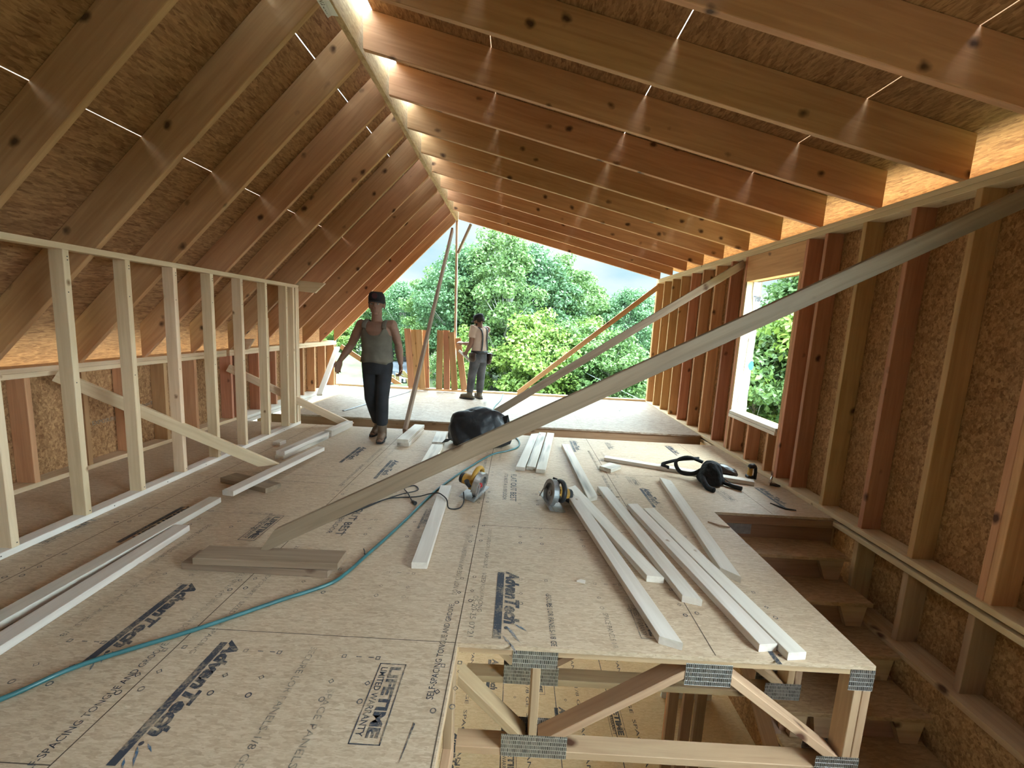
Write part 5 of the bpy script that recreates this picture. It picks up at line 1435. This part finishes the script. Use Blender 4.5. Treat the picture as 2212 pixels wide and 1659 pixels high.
# heap of yellow planks, pallet, drum, rocks, parked car
M['ywood'] = wood('yellow_plank', (0.40, 0.33, 0.17), (0.30, 0.235, 0.11), var=0.1)
for i in range(9):
    a = random.uniform(-0.6, 0.6); L_ = random.uniform(0.9, 1.3)
    cx_, cy_, cz_ = -9.1 + 0.26 * i + random.uniform(-.01, .01), 28.0 + random.uniform(-0.15, 0.15), GZ + 0.12 + 0.11 * (i % 4) + (0.3 if 3 < i < 8 else 0.1)
    d = Vector((math.sin(a) * 0.5, -1, 0.35 + 0.3 * (i % 3))).normalized() * L_ / 2
    c = Vector((cx_, cy_, cz_ + d.z * -0.0 + 0.2))
    o = board('plank', c - d, c + d, 0.24, 0.05, (1, 0, 0.25 * math.sin(i * 2)), M['ywood'])
    tag(o, 'yellow plank in the heap on the ground outside, left of the upright boards', 'plank', 'yellow planks heaped on the ground outside')
pl_ = empty('pallet', (-8.1, 30.8, GZ)); tag(pl_, 'pale pallet on the ground outside, just past the walking man', 'pallet')
for k in range(4): MB().box((-8.65 + 0.3 * k, 30.4, GZ + 0.06), (-8.5 + 0.3 * k, 31.2, GZ + 0.30)).build('bearer', M['rock'], pl_)
for k in range(4): MB().box((-8.7, 30.4 + 0.21 * k, GZ + 0.30), (-7.5, 30.56 + 0.21 * k, GZ + 0.36)).build('slat', M['rock'], pl_)
dr = empty('drum', (-6.85, 35.0, GZ)); tag(dr, 'red drum with a white top seen between the upright boards', 'drum')
MB().tube([(-6.85, 35, GZ), (-6.85, 35, GZ + 1.0)], 0.26, 18).build('body', M['red'], dr)
MB().tube([(-6.85, 35, GZ + 1.0), (-6.85, 35, GZ + 1.25), (-6.85, 35, GZ + 1.38)], [0.28, 0.26, 0.12], 18).build('lid', M['white_standin'], dr)
for i, (x, y, r, lb) in enumerate(((-6.35, 34.2, 0.48, 'larger pale rock beside the red drum outside'), (-5.35, 34.0, 0.36, 'smaller pale rock right of the larger one outside'))):
    pts = [(x + r * random.uniform(.7, 1) * math.cos(t) * math.cos(p_), y + r * random.uniform(.7, 1) * math.sin(t) * math.cos(p_), GZ + 0.35 + r * 0.75 * math.sin(p_)) for t in np.linspace(0, 6.2, 9) for p_ in (-0.9, 0, 0.8, 1.4)]
    bm = bmesh.new()
    for p in pts: bm.verts.new(p)
    res = bmesh.ops.convex_hull(bm, input=bm.verts)
    bmesh.ops.delete(bm, geom=[e for e in res['geom_interior'] if isinstance(e, bmesh.types.BMVert)], context='VERTS')
    me = bpy.data.meshes.new('rock'); bm.to_mesh(me); bm.free(); me.transform(Matrix.Translation(Vector((-x, -y, -GZ))))
    tag(link_mesh('rock', me, M['rock'], None, Matrix.Translation(Vector((x, y, GZ)))), lb, 'rock')
car = empty('parked_car', (-12.6, 44.0, GZ + 0.3)); tag(car, 'dark parked car far off on the grey lot beyond the road', 'car')
z = GZ + 0.3
MB().prism([(-14.6, z + 0.25), (-10.7, z + 0.25), (-10.6, z + 0.75), (-11.4, z + 0.92), (-12.0, z + 1.42), (-13.6, z + 1.45), (-14.3, z + 0.95), (-14.7, z + 0.85)], 'y', 43.2, 44.9).build('body', M['black'], car, bevel=0.06)
MB().prism([(-11.55, z + 0.95), (-12.05, z + 1.36), (-13.5, z + 1.38), (-14.1, z + 0.96)], 'y', 43.17, 43.21).build('window', M['gravel'], car)
for x in (-11.5, -13.8):
    MB().tube([(x, 43.15, z + 0.32), (x, 43.4, z + 0.32)], 0.32, 18).build('wheel', M['nail'], car)

# pole and cables
po = MB().tube([(6.35, 23.9, GZ), (6.35, 23.9, -2.4)], 0.11, 12).build('cable_post', M['rock']); tag(po, 'short pale post beyond the deck edge at the right', 'post')
def pix(u, v, y):
    d = R_ * ((u - 1106) / 919.28) - U_ * ((v - 829.5) / 919.28) + F_
    return Vector((0, 0, 1.3941)) + d * (y / d.y)
for (a, b, lb) in (((1150, 745), (1480, 909), 'uppermost of three pale cables strung in front of the trees'), ((1150, 777), (1450, 942), 'middle one of three pale cables strung in front of the trees'), ((1160, 797), (1420, 950), 'lowest of three pale cables strung in front of the trees')):
    p0, p1 = pix(*a, 26.0), pix(*b, 20.0)
    pts = [p0.lerp(p1, t) + Vector((0, 0, -0.25 * 4 * t * (1 - t) * 0.3)) for t in np.linspace(0, 1, 10)]
    tag(MB().tube(pts, 0.018, 6).build('cable', M['cable']), lb, 'cable', 'cables in front of the trees')

# ------------------------------------------------------------------ trees
def leaf_mesh(name, seed, H, cr, clear, n_leaf, size, blobs):
    """crown of folded leaves gathered in clumps; root at z=0"""
    g = np.random.default_rng(seed)
    cz = (H + clear) / 2; hz2 = (H - clear) / 2
    C = []
    while len(C) < blobs:
        p = g.uniform(-1, 1, 3)
        q = np.linalg.norm(p)
        if 0.35 < q < 1.0:
            taper = 1.0 - 0.45 * max(0, p[2])
            C.append((p[0] * cr * taper, p[1] * cr * taper, cz + p[2] * hz2))
    C = np.array(C)
    br_ = g.uniform(0.45, 1.0, blobs) * cr * 0.40
    ci = g.integers(0, blobs, n_leaf)
    d = g.normal(0, 1, (n_leaf, 3)); d /= np.linalg.norm(d, axis=1)[:, None]
    rr = g.uniform(0.25, 1.0, n_leaf) ** 0.5
    pos = C[ci] + d * (br_[ci] * rr)[:, None] * np.array([1, 1, 0.75])
    nrm = d + g.normal(0, 0.7, (n_leaf, 3)) + np.array([0, 0, 0.5]); nrm /= np.linalg.norm(nrm, axis=1)[:, None]
    t = np.cross(nrm, g.normal(0, 1, (n_leaf, 3))); t /= np.linalg.norm(t, axis=1)[:, None]
    b = np.cross(nrm, t)
    s = (size * g.uniform(0.6, 1.3, n_leaf))[:, None]
    fold = nrm * s * 0.18
    v = np.stack([pos - t * s * 0.55, pos + b * s * 0.32 + fold, pos + t * s * 0.55, pos - b * s * 0.32 + fold], 1).reshape(-1, 3)
    me = bpy.data.meshes.new(name)
    nv = len(v); nf = n_leaf * 2
    me.vertices.add(nv); me.vertices.foreach_set('co', v.ravel())
    base = np.arange(n_leaf)[:, None] * 4
    tri = np.concatenate([base + np.array([0, 1, 2]), base + np.array([0, 2, 3])], 1).reshape(-1)
    me.loops.add(nf * 3); me.loops.foreach_set('vertex_index', tri.astype(np.int32))
    me.polygons.add(nf); me.polygons.foreach_set('loop_start', np.arange(nf, dtype=np.int32) * 3)
    me.polygons.foreach_set('loop_total', np.full(nf, 3, dtype=np.int32))
    me.update(); me.validate()
    return me, C
def trunk_mesh(name, seed, H, C, r0, lean=0.3):
    g = random.Random(seed); mb = MB()
    pts = [Vector((lean * math.sin(k * 0.9 + seed) * k / 8, lean * math.cos(k * 0.7 + seed) * k / 8, H * 0.92 * k / 8)) for k in range(9)]
    pts[0].z = -0.3
    mb.tube(pts, [r0 * (1 - 0.85 * k / 8) for k in range(9)], 10)
    for c in list(C)[::3]:
        c = Vector(c); k = min(7, max(2, int((c.z / H) * 8 * 0.8)))
        a = pts[k]; mid = a.lerp(c, 0.5) + Vector((0, 0, -0.15))
        mb.tube([a, mid, c], [r0 * 0.28, r0 * 0.17, r0 * 0.05], 6)
    return mesh_from(mb.v, mb.f, name)
KINDS = {}
for key, seed, H, cr_, clear, n_l, size, blobs, mat, tr_ in (
        ('tall', 1, 10.8, 2.5, 2.0, 15000, 0.215, 110, 'leaf', 0.17), ('tall2', 2, 10.8, 2.9, 2.6, 15000, 0.22, 110, 'leafb', 0.16),
        ('tall3', 5, 10.8, 2.2, 3.2, 9000, 0.21, 75, 'leaf', 0.13), ('bush', 3, 5.0, 2.2, 0.4, 11000, 0.18, 80, 'leafy', 0.08), ('bush2', 4, 5.0, 2.4, 0.3, 11000, 0.18, 80, 'leaf', 0.08)):
    lm_, C_ = leaf_mesh('foliage', seed, H, cr_, clear, n_l, size, blobs)
    lm_.materials.append(M[mat])
    tm_ = trunk_mesh('trunk', seed, H, C_, tr_); tm_.materials.append(M['bark'])
    tm_.polygons.foreach_set('use_smooth', [True] * len(tm_.polygons))
    KINDS[key] = (lm_, tm_, H)
def tree(kind, x, y, h, label, group=None, rz=0.0, wide=1.0, name='tree'):
    lm_, tm_, H = KINDS[kind]; s = h / H
    r = empty(name, (x, y, GZ - 0.15))
    r.matrix_basis = Matrix.Translation(Vector((x, y, GZ - 0.15))) @ Matrix.Rotation(rz, 4, 'Z') @ Matrix.Diagonal((s * wide, s * wide, s, 1))
    tag(r, label, 'tree', group)
    for nm, me in (('trunk', tm_), ('foliage', lm_)):
        o = bpy.data.objects.new(nm, me); COL.objects.link(o); o.parent = r
    return r
# the row seen through the gable: (kind, slope sideways, distance, slope of its top, label)
GT = 'background trees of the wood beyond the gable'
gen_b = 'leafy tree in the green wall of woodland beyond the open gable'
front = [('tall', -0.060, 30, 0.212, 'tallest leafy tree straight beyond the ridge post, its crown touching the roof line', 1.05),
         ('tall2', -0.138, 31, 0.180, 'tall tree left of the ridge post, crown against the sky gap', 1.0),
         ('tall3', -0.025, 26, 0.200, 'slim tree with a long pale trunk rising right of the standing man', 1.0),
         ('tall2', 0.035, 30, 0.185, 'broad tree beyond the middle of the gable, right of the pale trunk', 1.1),
         ('tall', 0.105, 31, 0.165, 'tree under the right slope, middle of the gable view', 1.1),
         ('tall3', 0.145, 33, 0.128, 'loose-crowned tree just left of the sky gap by the right wall', 1.3),
         ('tall2', 0.255, 32, 0.100, 'tree right of the sky gap, nearest the right wall end', 1.1),
         ('tall', -0.205, 34, 0.120, 'tree above the left upright boards, below the left roof slope', 1.05),
         ('tall2', -0.270, 38, 0.088, 'tree seen behind the head of the walking man', 1.1),
         ('bush', 0.045, 24, 0.030, 'bright green young tree right of the standing man, low in front of the wood', 1.1),
         ('bush2', 0.130, 25, 0.010, 'dense low green tree behind the crossing of the far braces', 1.2),
         ('bush', -0.110, 26, -0.015, 'bright low shrub seen between the two clusters of upright boards', 0.9),
         ('bush2', 0.225, 24, -0.005, 'low dark green shrub at the far right behind the braces', 1.1),
         ('bush2', -0.165, 28, -0.06, 'pale low shrub behind the left upright boards', 0.9)]
for i, (kd, sx_, y, stp, lb, wd) in enumerate(front):
    tree(kd, sx_ * y, y, 1.394 + stp * y - GZ + 0.15, lb, 'trees beyond the gable', i * 1.37, wd)
for i, (kd, sx_, y, stp) in enumerate([('tall', 0.00, 36, 0.150), ('tall2', 0.075, 36, 0.140), ('tall', 0.19, 37, 0.085), ('tall2', -0.10, 37, 0.140), ('tall', -0.17, 41, 0.11), ('tall2', 0.29, 38, 0.09), ('tall', 0.345, 34, 0.09),
                                       ('tall2', -0.24, 45, 0.085), ('tall', -0.32, 47, 0.085), ('tall2', -0.38, 48, 0.09), ('tall', -0.44, 50, 0.09), ('tall2', -0.52, 48, 0.10), ('tall', 0.14, 42, 0.10), ('tall2', 0.02, 43, 0.12), ('bush2', -0.30, 44, -0.01), ('bush2', -0.37, 45, -0.005), ('bush', -0.42, 44, -0.01), ('bush2', 0.07, 29, 0.02), ('bush', 0.17, 28, 0.02), ('bush2', 0.01, 30, 0.01)]):
    tree(kd, sx_ * y, y, 1.394 + stp * y - GZ + 0.15, gen_b, GT, i * 2.1, 1.15)
for i, (kd, x, y, h, lb, wd) in enumerate([('bush', 9.4, 14.2, 6.0, 'bright yellow-green tree close outside the right window', 1.0),
                                           ('tall3', 10.6, 17.0, 7.9, 'taller loose tree behind the bright one outside the right window', 1.2),
                                           ('bush2', 8.2, 14.5, 4.9, 'darker low tree at the left edge of the right window view', 1.0)]):
    tree(kd, x, y, h, lb, 'trees outside the window', i * 1.9, wd)
for i, (kd, x, y, h) in enumerate([('tall', 13.5, 20, 8.0), ('tall2', 16, 24, 8.5), ('bush2', 12.0, 18.5, 5.0), ('tall', 15.5, 18, 8.0)]):
    tree(kd, x, y, h, 'dark leafy tree further back outside the right window', 'further trees outside the window', i * 2.3, 1.2)
